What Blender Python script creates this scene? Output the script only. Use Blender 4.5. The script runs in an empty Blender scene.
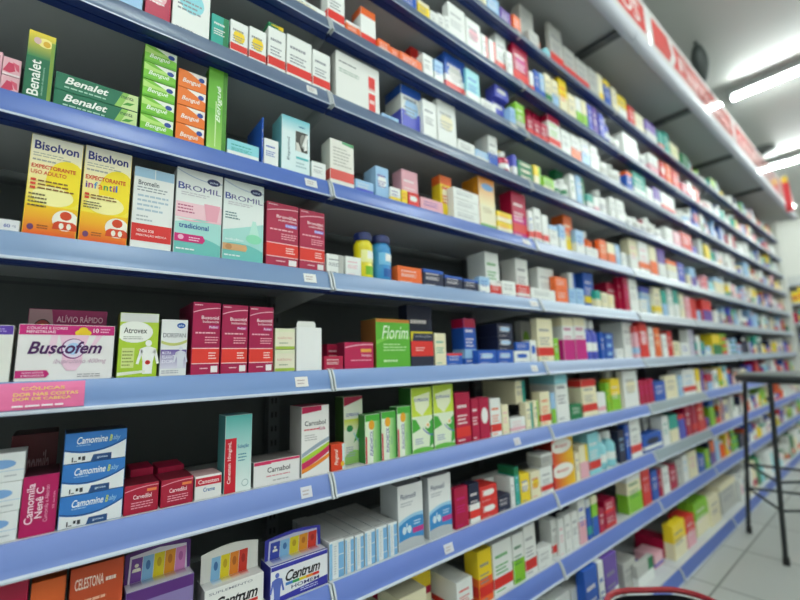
import bpy, math, random
from mathutils import Vector, Matrix
R=random.Random(7)
SC=bpy.context.scene
COL=SC.collection
ZT={'y':2.1505,'z':1.9391,'a':1.7461,'b':1.5521,'c':1.3323,'d':1.1243,'e':.9147,'f':.7077,'g':.5028,'h':.3015,'i':.0483}
ROWS='yzabcdefghi'
BW=.8            # width of one shelving bay
BACK=.315        # distance of the back panel behind the shelf fronts
CEIL=2.93
# ------------------------------------------------------------ colours
def lin(h):
    if isinstance(h,tuple): return h
    o=[]
    for i in (0,2,4):
        c=int(h[i:i+2],16)/255
        o.append(c/12.92 if c<=.04045 else ((c+.055)/1.055)**2.4)
    return (o[0],o[1],o[2],1.0)
PAL=dict(W='ECEEEB',R='D8322C',C='B01240',M='C2187C',P='E9AEBB',O='EC6A2C',Y='F2D22A',E='EFE6C4',G='86C232',g='3FA648',N='1F7A4C',T='2FA394',A='8FD3DE',S='9CC3E6',B='2459B8',U='5158C2',V='6A4AA4',K='1F2440',L='BDBDB8')
NAME=dict(W='white',R='red',C='crimson',M='magenta',P='pink',O='orange',Y='yellow',E='cream',G='lime green',g='pale green',N='dark green',T='teal',A='pale aqua',S='light blue',B='blue',U='violet blue',V='purple',K='navy',L='grey')
def pc(k): return lin(PAL[k]) if len(k)==1 else lin(k)
# ------------------------------------------------------------ materials
def mat(name,color=None,rough=.5,metal=0,coat=0,attr=False,emit=0,spec=.5,bump=0,noise=0):
    m=bpy.data.materials.new(name); m.use_nodes=True
    nt=m.node_tree; b=nt.nodes['Principled BSDF']
    b.inputs['Roughness'].default_value=rough; b.inputs['Metallic'].default_value=metal
    b.inputs['Coat Weight'].default_value=coat; b.inputs['Specular IOR Level'].default_value=spec
    if attr:
        a=nt.nodes.new('ShaderNodeAttribute'); a.attribute_name='Col'
        nt.links.new(a.outputs['Color'],b.inputs['Base Color'])
        if emit:
            nt.links.new(a.outputs['Color'],b.inputs['Emission Color']); b.inputs['Emission Strength'].default_value=emit
    elif color:
        c=lin(color); b.inputs['Base Color'].default_value=c
        if emit:
            b.inputs['Emission Color'].default_value=c; b.inputs['Emission Strength'].default_value=emit
    if bump or noise:
        t=nt.nodes.new('ShaderNodeTexCoord'); n=nt.nodes.new('ShaderNodeTexNoise'); n.inputs['Scale'].default_value=noise or 40
        nt.links.new(t.outputs['Object'],n.inputs['Vector'])
        bm=nt.nodes.new('ShaderNodeBump'); bm.inputs['Strength'].default_value=bump or .1; bm.inputs['Distance'].default_value=.002
        nt.links.new(n.outputs['Fac'],bm.inputs['Height']); nt.links.new(bm.outputs['Normal'],b.inputs['Normal'])
    return m
M_CARD=mat('printed_card',rough=.42,attr=True,spec=.4)
M_PLAS=mat('moulded_plastic',rough=.28,attr=True,coat=.3)
M_RAIL=mat('blue_price_rail_plastic',rough=.36,attr=True,spec=.7,bump=.03,noise=9)
M_STEEL=mat('painted_shelf_steel',rough=.5,attr=True,bump=.05,noise=60)
M_SIGN=mat('glossy_sign_face',rough=.12,attr=True,coat=.4)
M_LIP=mat('satin_sign_lip',rough=.5,attr=True)
M_DARK=mat('dark_painted_steel',color='2A2F2E',rough=.4,metal=.3)
M_TUBE=mat('fluorescent_tube',color='F4FFFB',emit=100)
M_FIX=mat('lamp_housing_white',color='8E9290',rough=.4)
# ------------------------------------------------------------ mesh collector
class MB:
    def __init__(s): s.v=[];s.f=[];s.c=[]
    def face(s,pts,col):
        n=len(s.v); s.v+=[tuple(p) for p in pts]; s.f.append(tuple(range(n,n+len(pts))))
        s.c+= (col if isinstance(col,list) else [col]*len(pts))
    def box(s,x0,x1,y0,y1,z0,z1,col,side=None,top=None,ch=0):
        side=side or col; top=top or col
        if ch<=0:
            s.face([(x0,y0,z0),(x1,y0,z0),(x1,y0,z1),(x0,y0,z1)],col)
            s.face([(x1,y1,z0),(x0,y1,z0),(x0,y1,z1),(x1,y1,z1)],col)
            s.face([(x0,y1,z0),(x0,y0,z0),(x0,y0,z1),(x0,y1,z1)],side)
            s.face([(x1,y0,z0),(x1,y1,z0),(x1,y1,z1),(x1,y0,z1)],side)
            s.face([(x0,y0,z1),(x1,y0,z1),(x1,y1,z1),(x0,y1,z1)],top)
            s.face([(x0,y1,z0),(x1,y1,z0),(x1,y0,z0),(x0,y0,z0)],top)
            return
        lo=(x0,y0,z0);hi=(x1,y1,z1)
        def P(ax,sg):    # vertices of the face at axis ax, sign sg for each corner
            pass
        def vert(sx,sy,sz,ax):
            sg=(sx,sy,sz);o=[]
            for i in range(3):
                b=hi[i] if sg[i] else lo[i]
                if i!=ax: b+= -ch if sg[i] else ch
                o.append(b)
            return tuple(o)
        F=[(1,0,[(0,0,0),(1,0,0),(1,0,1),(0,0,1)],col),(1,1,[(1,1,0),(0,1,0),(0,1,1),(1,1,1)],col),
           (0,0,[(0,1,0),(0,0,0),(0,0,1),(0,1,1)],side),(0,1,[(1,0,0),(1,1,0),(1,1,1),(1,0,1)],side),
           (2,1,[(0,0,1),(1,0,1),(1,1,1),(0,1,1)],top),(2,0,[(0,1,0),(1,1,0),(1,0,0),(0,0,0)],top)]
        for ax,sg,cs,c in F: s.face([vert(*q,ax) for q in cs],c)
        # chamfer strips along the twelve edges
        for a in range(3):
            b,c_=[i for i in range(3) if i!=a]
            for sb in (0,1):
                for sc in (0,1):
                    q0=[0,0,0];q1=[0,0,0];q0[a]=0;q1[a]=1;q0[b]=q1[b]=sb;q0[c_]=q1[c_]=sc
                    pts=[vert(*q0,b),vert(*q1,b),vert(*q1,c_),vert(*q0,c_)]
                    s.face(pts,col)
        for q in [(i,j,k) for i in (0,1) for j in (0,1) for k in (0,1)]:
            s.face([vert(*q,0),vert(*q,1),vert(*q,2)],col)
    def lathe(s,cx,cy,prof,seg=20,ang0=0):
        # prof: list of (r,z,col) from bottom to top
        for (r0,z0,c0),(r1,z1,c1) in zip(prof,prof[1:]):
            for k in range(seg):
                a=2*math.pi*k/seg;b=2*math.pi*(k+1)/seg
                p=[(cx+r0*math.cos(a),cy+r0*math.sin(a),z0),(cx+r0*math.cos(b),cy+r0*math.sin(b),z0),(cx+r1*math.cos(b),cy+r1*math.sin(b),z1),(cx+r1*math.cos(a),cy+r1*math.sin(a),z1)]
                if r0==0: p=p[1:]
                elif r1==0: p=p[:3]
                s.face(p,c0)
    def bar(s,a,b,r,col,seg=8,r2=None):
        a=Vector(a);b=Vector(b);d=(b-a).normalized();r2=r2 or r
        u=d.orthogonal().normalized();w=d.cross(u)
        A=[a+(u*math.cos(t)+w*math.sin(t))*r for t in [2*math.pi*i/seg for i in range(seg)]]
        B=[b+(u*math.cos(t)+w*math.sin(t))*r2 for t in [2*math.pi*i/seg for i in range(seg)]]
        for i in range(seg):
            j=(i+1)%seg; s.face([A[i],A[j],B[j],B[i]],col)
        s.face(A[::-1],col); s.face(B,col)
    def extrude(s,prof,x0,x1,cols):
        # prof: closed (y,z) outline swept along X
        n=len(prof)
        for i in range(n):
            (ya,za),(yb,zb)=prof[i],prof[(i+1)%n]
            s.face([(x0,ya,za),(x0,yb,zb),(x1,yb,zb),(x1,ya,za)],cols[i%len(cols)])
        s.face([(x0,y,z) for y,z in prof][::-1],cols[0]); s.face([(x1,y,z) for y,z in prof],cols[0])
    def build(s,name,material,parent=None,origin=(0,0,0),smooth=False,label=None,weld=False):
        me=bpy.data.meshes.new(name)
        ox,oy,oz=origin
        me.from_pydata([(x-ox,y-oy,z-oz) for x,y,z in s.v],[],s.f)
        a=me.color_attributes.new('Col','FLOAT_COLOR','CORNER')
        flat=[]
        for c in s.c: flat+=c
        a.data.foreach_set('color',flat)
        me.materials.append(material)
        if weld or smooth:
            import bmesh
            bm=bmesh.new();bm.from_mesh(me);bmesh.ops.remove_doubles(bm,verts=bm.verts,dist=1e-6);bm.to_mesh(me);bm.free()
        if smooth:
            me.polygons.foreach_set('use_smooth',[True]*len(me.polygons))
            try: me.set_sharp_from_angle(angle=math.radians(40))
            except Exception: pass
        o=bpy.data.objects.new(name,me); COL.objects.link(o)
        if parent is not None:
            o.parent=parent
            pl=Vector((0,0,0));q=parent
            while q is not None: pl+=q.location; q=q.parent
            o.location=Vector(origin)-pl
        else: o.location=origin
        if label: o['label']=label
        return o
def tag(o,label=None,cat=None,group=None,kind=None):
    if label:o['label']=label
    if cat:o['category']=cat
    if group:o['group']=group
    if kind:o['kind']=kind
    return o
def empty(name,loc):
    o=bpy.data.objects.new(name,None);COL.objects.link(o);o.location=loc;o.empty_display_size=.02;return o
# ------------------------------------------------------------ lettering
_T={}
def glyphs(txt,style):
    k=(txt,style)
    if k in _T:return _T[k]
    cu=bpy.data.curves.new('lettering','FONT');cu.body=txt;cu.resolution_u=3;cu.fill_mode='FRONT'
    cu.offset=.024 if 'h' in style else .012 if 'b' in style else (.006 if 'm' in style else 0)
    if 'i' in style:cu.shear=.3
    if 'n' in style:cu.space_character=.9
    o=bpy.data.objects.new('lettering',cu);COL.objects.link(o)
    bpy.context.view_layer.update()
    me=bpy.data.meshes.new_from_object(o.evaluated_get(bpy.context.evaluated_depsgraph_get()))
    vs=[(v.co.x,v.co.y) for v in me.vertices];fs=[tuple(p.vertices) for p in me.polygons]
    bpy.data.objects.remove(o);bpy.data.curves.remove(cu);bpy.data.meshes.remove(me)
    x0=min(v[0] for v in vs);x1=max(v[0] for v in vs);y0=min(v[1] for v in vs);y1=max(v[1] for v in vs)
    vs=[((x-x0)/(x1-x0),(y-y0)/(y1-y0)) for x,y in vs]
    _T[k]=(vs,fs);return _T[k]
# ------------------------------------------------------------ printing on a face
class Face:
    """a flat face; (u,v) in 0..1 map to the print area, each print layer lies a hair further out"""
    def __init__(s,mb,o,du,dv,n,step=.00004):
        s.mb=mb;s.o=Vector(o);s.du=Vector(du);s.dv=Vector(dv);s.n=Vector(n);s.k=.00012;s.step=step
    def P(s,u,v): return s.o+s.du*u+s.dv*v+s.n*s.k
    def poly(s,pts,col):
        cs=col if isinstance(col,list) else pc(col)
        s.mb.face([s.P(u,v) for u,v in pts],cs); 
    def draw(s,prims):
        asp=s.du.length/s.dv.length
        for p in prims:
            s.k+=s.step;t=p[0]
            if t=='r': s.poly([(p[1],p[2]),(p[3],p[2]),(p[3],p[4]),(p[1],p[4])],p[5])
            elif t=='g':
                a,b=pc(p[5]),pc(p[6]); s.poly([(p[1],p[2]),(p[3],p[2]),(p[3],p[4]),(p[1],p[4])],[a,a,b,b])
            elif t=='gh':
                a,b=pc(p[5]),pc(p[6]); s.poly([(p[1],p[2]),(p[3],p[2]),(p[3],p[4]),(p[1],p[4])],[a,b,b,a])
            elif t=='e':
                n=22; s.poly([(min(max(p[1]+p[3]*math.cos(2*math.pi*i/n),0),1),min(max(p[2]+p[4]*math.sin(2*math.pi*i/n),0),1)) for i in range(n)],p[5])
            elif t=='p': s.poly(p[1],p[2])
            elif t=='l':
                u0,v0,u1,v1,n,col=p[1:7];h=(v1-v0)/n
                rr=random.Random(int(u0*97+v0*991))
                for i in range(n):
                    w=u0+(u1-u0)*(.7+.3*rr.random()); v=v1-(i+.75)*h
                    u=u0
                    while u<w:
                        uu=min(u+(u1-u0)*(.08+.14*rr.random()),w)
                        s.poly([(u,v),(uu,v),(uu,v+h*.42),(u,v+h*.42)],col); u=uu+(u1-u0)*.03
            elif t=='w':   # wavy band: v along left, middle, right, thickness
                u0,u1,va,vb,vc,th,col=p[1:8];n=8;up=[];dn=[]
                for i in range(n+1):
                    q=i/n;v=va*(1-q)**2+2*vb*q*(1-q)+vc*q*q;u=u0+(u1-u0)*q
                    up.append((u,min(v+th/2,1)));dn.append((u,max(v-th/2,0)))
                for i in range(n): s.poly([dn[i],dn[i+1],up[i+1],up[i]],col)
            elif t=='f':   # area from v=base up to a curve
                va,vb,vc,base,col=p[1:6];n=8
                for i in range(n):
                    q0,q1=i/n,(i+1)/n
                    g=lambda q:va*(1-q)**2+2*vb*q*(1-q)+vc*q*q
                    s.poly([(q0,base),(q1,base),(q1,g(q1)),(q0,g(q0))],col)
            elif t=='body':  # standing human silhouette head to thigh
                cu,v0,h,col=p[1:5];w=h/asp
                s.poly([(cu+w*.085*math.cos(a*.5236),v0+h*.9+h*.095*math.sin(a*.5236)) for a in range(12)],col)
                s.poly([(cu-w*.12,v0),(cu+w*.12,v0),(cu+w*.13,v0+h*.35),(cu+w*.2,v0+h*.74),(cu+w*.05,v0+h*.8),(cu-w*.05,v0+h*.8),(cu-w*.2,v0+h*.74),(cu-w*.13,v0+h*.35)],col)
                for sg in (-1,1): s.poly([(cu+sg*w*.2,v0+h*.74),(cu+sg*w*.14,v0+h*.66),(cu+sg*w*.23,v0+h*.28),(cu+sg*w*.3,v0+h*.3)][::sg],col)
            elif t=='bust':
                cu,v0,h,col=p[1:5];w=h/asp
                s.poly([(cu+w*.24*math.cos(a*.5236),v0+h*.76+h*.24*math.sin(a*.5236)) for a in range(12)],col)
                s.poly([(cu-w*.5,v0),(cu+w*.5,v0),(cu+w*.46,v0+h*.32),(cu+w*.3,v0+h*.44),(cu-w*.3,v0+h*.44),(cu-w*.46,v0+h*.32)],col)
                s.k+=s.step
                for sg in (-1,1): s.poly([(cu+sg*w*(.15+.1*math.cos(a*.7854)),v0+h*.2+h*.17*math.sin(a*.7854)) for a in range(8)],'F7F0E2')
            elif t=='t':
                u0,v0,u1,v1,txt,col=p[1:7];st=p[7] if len(p)>7 else ''
                vs,fs=glyphs(txt,''.join(c for c in st if c in 'bimnh'))
                if 'v' in st:   # reading upwards
                    pt=[s.P(u1-(u1-u0)*y,v0+(v1-v0)*x) for x,y in vs]
                else: pt=[s.P(u0+(u1-u0)*x,v0+(v1-v0)*y) for x,y in vs]
                c=pc(col)
                n=len(s.mb.v);s.mb.v+=[tuple(q) for q in pt]
                for f in fs:
                    s.mb.f.append(tuple(n+i for i in f));s.mb.c+=[c]*len(f)
ITEMS=[
('a',-0.1552,0.001,0.01,0.072,1.7464,1.7725,'box','','W h:S o:E x:K','',1,0),
('a',0.0042,0.0522,0.006,0.0345,1.7464,1.8669,'box','','W b:R x:K','',1,0),
('a',0.0564,0.0985,0.006,0.0304,1.7464,1.7822,'box','','O t:W x:W','',1,0),
('a',0.108,0.1561,0.016,0.0432,1.7464,1.8604,'box','','W t:O b:R','',1,0),
('a',0.1571,0.1959,0.006,0.0294,1.7464,1.7838,'box','','O b:W x:W','',1,0),
('a',0.1989,0.2274,0.006,0.028,1.7464,1.7794,'box','','O x:W','',1,0),
('a',0.2304,0.3131,0.006,0.0587,1.7464,1.7831,'box','','O x:W','',1,0),
('a',0.3294,0.3607,0.07,0.03,1.7464,1.8911,'box','','R x:W','',1,0),
('a',0.364,0.3944,0.07,0.03,1.7464,1.8911,'box','','W h:S x:B','',1,0),
('a',0.3182,0.357,0.006,0.028,1.7464,1.8208,'box','','W x:K','',1,0),
('a',0.3644,0.4008,0.006,0.02,1.7464,1.8239,'box','','S h:W x:B','',1,0),
('a',0.4269,0.5221,0.022,0.0398,1.7464,1.8911,'box','','B h:W b:R o:L x:W','',1,0),
('a',0.5123,0.5773,0.01,0.0112,1.7464,1.8663,'box','','A b:W x:B','',1,0),
('a',0.5788,0.6536,0.006,0.0532,1.7464,1.7853,'box','','W x:K','',1,0),
('a',0.6692,0.7446,0.0348,0.0436,1.7464,1.791,'box','','U o:W x:W','',3,0),
('a',0.6692,0.7446,0.0348,0.0436,1.7916,1.8363,'box','','U o:W x:W','',3,1),
('a',0.6692,0.7446,0.015,0.0436,1.8369,1.8815,'box','','U o:W x:W','',3,2),
('a',0.7364,0.7676,0.006,0.028,1.7464,1.8158,'box','','S x:B','',1,0),
('a',0.7747,0.8289,0.008,0.0388,1.7464,1.852,'box','','G b:L x:W','',1,0),
('a',0.8973,0.9297,0.04,0.03,1.7464,1.8911,'box','','C x:W','',1,0),
('a',0.9378,1.0069,0.04,0.03,1.7464,1.8911,'box','','C x:W','',1,0),
('a',0.8399,0.8807,0.006,0.025,1.7464,1.8207,'box','','C b:R x:W','',1,0),
('a',0.8852,0.9276,0.006,0.025,1.7464,1.8216,'box','','C b:R x:W','',1,0),
('a',0.9323,0.9799,0.006,0.025,1.7464,1.8268,'box','','C b:R x:W','',1,0),
('a',0.9917,1.0795,0.008,0.0312,1.7464,1.8886,'box','','W t:C b:R x:G','',1,0),
('a',1.0885,1.1586,0.008,0.05,1.7464,1.859,'box','','W x:K','',1,0),
('a',1.1681,1.2426,0.008,0.053,1.7464,1.8647,'box','','W h:O x:K','',1,0),
('a',1.2525,1.3226,0.008,0.05,1.7464,1.8755,'box','','W h:S x:B','',1,0),
('a',1.3331,1.4073,0.008,0.0529,1.7464,1.8742,'box','','W x:K','',1,0),
('a',1.4183,1.5283,0.008,0.072,1.7464,1.8679,'bottle','','W x:K','',1,0),
('a',1.5401,1.6823,0.008,0.072,1.7464,1.8658,'bottle','','W x:K','',1,0),
('a',1.7068,1.7773,0.008,0.0503,1.7464,1.8522,'box','','B t:O x:W','',1,0),
('a',1.7909,1.9441,0.008,0.072,1.7464,1.8763,'box','','T b:W x:W','',1,0),
('a',1.9589,2.041,0.008,0.0583,1.7464,1.8321,'box','','W x:L','',1,0),
('a',2.0565,2.1584,0.008,0.072,1.7464,1.8573,'box','','V b:W','',1,0),
('a',2.1749,2.3832,0.008,0.072,1.7464,1.8575,'box','','W b:R x:K','',1,0),
('a',2.4188,2.5242,0.008,0.072,1.7464,1.8088,'bottle','','W x:K','',1,0),
('a',2.5439,2.6953,0.008,0.072,1.7464,1.8564,'bottle','','W x:S','',1,0),
('z',0.2396,0.303,0.008,0.0453,1.9394,1.9875,'box','','B x:W','',1,0),
('z',0.3083,0.3556,0.008,0.034,1.9394,1.9963,'box','','Y t:E x:K','',1,0),
('z',0.359,0.3894,0.008,0.028,1.9394,1.9888,'box','','W x:K','',1,0),
('z',0.3928,0.4199,0.008,0.028,1.9394,1.998,'box','','W x:K','',1,0),
('z',0.4234,0.4445,0.008,0.028,1.9394,2.0085,'box','','W x:K','',1,0),
('z',0.4455,0.5242,0.012,0.0268,1.9394,2.0738,'box','','W x:L','',1,0),
('z',0.5259,0.5979,0.008,0.0513,1.9394,2.0597,'box','','W o:P x:K','',1,0),
('z',0.6044,0.6351,0.008,0.028,1.9394,2.0382,'box','','W v:R x:K','',1,0),
('z',0.6445,0.6791,0.008,0.028,1.9394,2.04,'box','','W v:R','',1,0),
('z',0.7016,0.7589,0.02,0.0359,1.9394,2.1025,'box','','W b:R x:K','',1,0),
('z',0.7468,0.7786,0.008,0.0112,1.9394,2.0447,'box','','W x:K','',1,0),
('z',0.7888,0.8835,0.01,0.0221,1.9394,2.1025,'box','','C b:R o:M x:W','',1,0),
('z',0.8884,0.914,0.008,0.028,1.9394,2.0297,'box','','W b:R','',1,0),
('z',0.9222,0.9556,0.008,0.028,1.9394,2.0498,'box','','B x:W','',1,0),
('z',0.9604,0.9912,0.008,0.028,1.9394,2.0544,'box','','S b:B x:W','',1,0),
('z',0.9998,1.0428,0.008,0.031,1.9394,2.0726,'box','','E b:N x:K','',1,0),
('z',1.0516,1.0965,0.008,0.0323,1.9394,2.0692,'box','','E h:S x:K','',1,0),
('z',1.1056,1.1687,0.008,0.0451,1.9394,2.1025,'box','','Y h:E x:O','',1,0),
('z',1.1783,1.2362,0.008,0.0415,1.9394,2.0596,'box','','E x:K','',1,0),
('z',1.2462,1.289,0.008,0.0309,1.9394,2.069,'box','','W h:G','',1,0),
('z',1.2993,1.3438,0.008,0.032,1.9394,2.0764,'box','','E h:G','',1,0),
('z',1.3544,1.391,0.008,0.028,1.9394,2.0791,'box','','U x:W','',1,0),
('z',1.4019,1.4398,0.008,0.028,1.9394,2.083,'box','','V x:W','',1,0),
('z',1.461,1.5107,0.008,0.0357,1.9394,2.0755,'box','','U x:W','',1,0),
('z',1.5224,1.5742,0.008,0.0372,1.9394,2.0835,'bottle','','U x:W','',1,0),
('z',1.5863,1.7092,0.008,0.072,1.9394,2.0276,'bottle','','W x:K','',1,0),
('z',1.7222,1.8947,0.008,0.072,1.9394,2.0705,'box','','W x:K','',1,0),
('z',1.9223,2.0445,0.008,0.072,1.9394,2.0649,'bottle','','W x:L','',1,0),
('z',2.06,2.192,0.008,0.072,1.9394,2.0619,'box','','W h:P x:K','',1,0),
('z',2.2243,2.3026,0.008,0.0557,1.9394,2.0634,'box','','R o:W','',1,0),
('z',2.3202,2.4026,0.008,0.0586,1.9394,2.0731,'box','','O x:W','',1,0),
('z',2.421,2.544,0.008,0.072,1.9394,2.07,'box','','R x:W','',1,0),
('z',2.5822,2.7155,0.008,0.072,1.9394,2.0275,'box','','C x:W','',1,0),
('y',0.5559,0.6014,0.008,0.0328,2.1509,2.1852,'box','','S x:W','',1,0),
('y',0.608,0.6448,0.008,0.028,2.1509,2.1937,'box','','E x:K','',1,0),
('y',0.654,0.7214,0.01,0.048,2.1509,2.2317,'box','','S x:W','',1,0),
('y',0.7286,0.7911,0.01,0.0446,2.1509,2.2185,'box','','V x:W','',1,0),
('y',0.801,0.8477,0.005,0.0336,2.1509,2.2271,'box','','O x:W','',1,0),
('y',0.892,0.9848,0.03,0.04,2.1509,2.1987,'box','','L x:K','',4,0),
('y',0.892,0.9848,0.03,0.04,2.1993,2.2471,'box','','L x:K','',4,1),
('y',0.892,0.9848,0.03,0.04,2.2477,2.2956,'box','','L x:K','',4,2),
('y',0.892,0.9848,0.03,0.04,2.2962,2.344,'box','','L x:K','',4,3),
('y',0.9057,0.9745,0.005,0.02,2.1509,2.22,'box','','L x:K','',1,0),
('y',0.9909,1.034,0.0258,0.031,2.1509,2.2748,'bottle','','O t:K','',1,0),
('y',1.0196,1.056,0.005,0.02,2.1509,2.194,'box','','A x:K','',1,0),
('y',1.0817,1.1852,0.015,0.0187,2.1509,2.3572,'box','','L b:R x:K','',1,0),
('y',1.1859,1.2797,0.01,0.0666,2.1509,2.292,'box','','L b:R x:K','',1,0),
('y',1.2899,1.4005,0.01,0.072,2.1509,2.2891,'box','','L b:R x:K','',1,0),
('y',1.4074,1.4961,0.008,0.063,2.1509,2.2928,'box','','L x:K','',1,0),
('y',1.4974,1.5484,0.008,0.0366,2.1509,2.3028,'box','','E b:Y','',1,0),
('y',1.5603,1.6245,0.008,0.0458,2.1509,2.2988,'box','','B t:Y x:W','',1,0),
('y',1.6482,1.7044,0.008,0.0402,2.1509,2.2933,'box','','E x:K','',1,0),
('y',1.7174,1.8128,0.008,0.0677,2.1509,2.2832,'box','','Y h:W x:K','',1,0),
('y',1.8391,1.9152,0.008,0.0541,2.1509,2.2696,'box','','R x:W','',1,0),
('y',1.9297,2.0378,0.008,0.072,2.1509,2.2638,'box','','E x:K','',1,0),
('y',2.0675,2.2304,0.008,0.072,2.1509,2.2738,'box','','V h:L','',1,0),
('y',2.2631,2.3426,0.008,0.0565,2.1509,2.269,'box','','T b:R','',1,0),
('y',2.3604,2.444,0.008,0.0594,2.1509,2.297,'box','','T x:W','',1,0),
('y',2.4627,2.6061,0.008,0.072,2.1509,2.2647,'box','','E x:G','',1,0),
('y',2.6642,2.8017,0.008,0.072,2.1509,2.2538,'box','','N x:K','',1,0),
('b',-0.4032,-0.3703,0.01,0.028,1.5524,1.6236,'box','','S x:B','',1,0),
('b',-0.3662,-0.3262,0.008,0.0289,1.5524,1.6464,'box','','C o:P x:W','',1,0),
('b',-0.3232,-0.2584,0.008,0.0463,1.5524,1.6792,'box','','W o:A x:K','',1,0),
('b',-0.2549,-0.2222,0.006,0.028,1.5524,1.6224,'box','','T v:N x:W','',1,0),
('b',-0.219,-0.1844,0.006,0.028,1.5524,1.6293,'box','','W o:Y b:R x:K','',1,0),
('b',-0.1811,-0.1454,0.006,0.028,1.5524,1.6341,'box','','W o:Y b:R x:K','',1,0),
('b',-0.1409,-0.1018,0.006,0.05,1.5524,1.6563,'box','','W b:R x:K','',1,0),
('b',-0.0989,-0.0385,0.006,0.05,1.5524,1.6606,'box','','W b:R x:K','',1,0),
('b',-0.0355,0.01,0.006,0.05,1.5524,1.6543,'box','','W b:R x:K','',1,0),
('b',-0.1417,-0.1066,0.006,0.04,1.6564,1.6669,'box','','N v:Y o:Y','',1,0),
('b',-0.103,-0.0408,0.0568,0.04,1.6598,1.6747,'box','','N v:Y','',1,0),
('b',0.0261,0.155,0.006,0.0237,1.5524,1.6828,'box','redstrip','W x:K','',1,0),
('b',0.1612,0.2164,0.004,0.016,1.5524,1.5678,'box','','S b:W x:B','',1,0),
('b',0.2429,0.3174,0.022,0.0726,1.5524,1.6981,'box','','W t:B h:U o:S x:K','',1,0),
('b',0.3099,0.3615,0.006,0.0152,1.5524,1.6702,'box','','W x:K','',1,0),
('b',0.3708,0.45,0.01,0.0564,1.5524,1.6981,'box','','W x:L o:E','',1,0),
('b',0.4514,0.5281,0.006,0.0546,1.5524,1.5956,'box','','W x:K','',1,0),
('b',0.5294,0.592,0.004,0.016,1.5524,1.5874,'box','','S b:W x:W','',1,0),
('b',0.6209,0.6674,0.022,0.0602,1.5524,1.6756,'box','','W h:B x:K','',1,0),
('b',0.6873,0.6972,0.03,0.028,1.5524,1.6428,'box','','Y x:K','',1,0),
('b',0.6747,0.7294,0.01,0.0192,1.5524,1.6372,'bottle','','C x:W','',1,0),
('b',0.7364,0.7584,0.01,0.028,1.5524,1.6347,'box','','U h:W','',1,0),
('b',0.7656,0.8566,0.01,0.0646,1.5524,1.5762,'box','','N o:E x:W','',3,0),
('b',0.7656,0.8566,0.01,0.0646,1.5768,1.6006,'box','','N o:E x:W','',3,1),
('b',0.7656,0.8566,0.01,0.0646,1.6012,1.6249,'box','','N o:E x:W','',3,2),
('b',0.8612,0.9057,0.008,0.032,1.5524,1.6336,'box','','Y h:E v:G','',1,0),
('b',0.9236,0.9984,0.01,0.0536,1.5524,1.6087,'box','','G b:E x:K','',1,0),
('b',0.9994,1.0414,0.005,0.0307,1.5524,1.6153,'bottle','','W x:N','',1,0),
('b',1.091,1.1603,0.05,0.03,1.5524,1.6981,'box','','N h:W','',1,0),
('b',1.063,1.1156,0.008,0.0377,1.5524,1.6424,'bottle','','W v:G x:N','',1,0),
('b',1.1247,1.1635,0.008,0.0281,1.5524,1.6725,'box','','W x:N','',1,0),
('b',1.173,1.2389,0.008,0.047,1.5524,1.6816,'box','','S v:N x:W','',1,0),
('b',1.2575,1.3094,0.008,0.0373,1.5524,1.6188,'box','','T h:W','',1,0),
('b',1.3198,1.3647,0.008,0.0324,1.5524,1.6203,'box','','W b:P','',1,0),
('b',1.3755,1.4719,0.008,0.0684,1.5524,1.681,'bottle','','W x:L','',1,0),
('b',1.4834,1.5338,0.008,0.0362,1.5524,1.6599,'box','','W x:K','',1,0),
('b',1.5456,1.6315,0.008,0.061,1.5524,1.665,'box','','W x:K','',1,0),
('b',1.644,1.7476,0.008,0.072,1.5524,1.632,'bottle','','W x:L','',1,0),
('b',1.761,1.8341,0.008,0.0521,1.5524,1.6259,'bottle','','W x:K','',1,0),
('b',1.8481,1.9119,0.008,0.0456,1.5524,1.628,'bottle','','W t:C','',1,0),
('b',1.9265,2.0074,0.008,0.0575,1.5524,1.6607,'bottle','','W x:K','',1,0),
('b',2.0227,2.1381,0.008,0.072,1.5524,1.6409,'bottle','','W x:L','',1,0),
('b',2.1698,2.2789,0.008,0.072,1.5524,1.6464,'box','','W x:L','',1,0),
('b',2.2965,2.4133,0.008,0.072,1.5524,1.6462,'box','','P x:W','',1,0),
('b',2.4321,2.6145,0.008,0.072,1.5524,1.6649,'box','','R x:W','',1,0),
('c',-0.5745,-0.5365,0.01,0.028,1.3326,1.3959,'box','','P o:R x:W','',1,0),
('c',-0.5357,-0.5156,0.01,0.028,1.3326,1.3617,'box','pinkstack','P o:C x:W','',2,0),
('c',-0.5357,-0.5156,0.01,0.028,1.3623,1.3914,'box','pinkstack','P o:C x:W','',2,1),
('c',-0.5113,-0.4791,0.005,0.028,1.3326,1.446,'box','benalet_tall','N','tall dark green carton with yellow top and upright lettering',1,0),
('c',-0.476,-0.3663,0.005,0.035,1.3326,1.3618,'box','benalet','N','long dark green carton lying flat',2,0),
('c',-0.476,-0.3663,0.005,0.035,1.3624,1.3916,'box','benalet','N','long dark green carton lying flat',2,1),
('c',-0.362,-0.3113,0.006,0.04,1.3326,1.3653,'box','bengue_green','G','small lime green carton lying flat',5,0),
('c',-0.362,-0.3113,0.006,0.04,1.3659,1.3985,'box','bengue_green','G','small lime green carton lying flat',5,1),
('c',-0.362,-0.3113,0.006,0.04,1.3992,1.4318,'box','bengue_green','G','small lime green carton lying flat',5,2),
('c',-0.362,-0.3113,0.006,0.04,1.4325,1.4651,'box','bengue_green','G','small lime green carton lying flat',5,3),
('c',-0.362,-0.3113,0.006,0.04,1.4657,1.4983,'box','bengue_green','G','small lime green carton lying flat',5,4),
('c',-0.3076,-0.2596,0.006,0.04,1.3326,1.3682,'box','bengue_orange','O','small orange carton lying flat',4,0),
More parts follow.
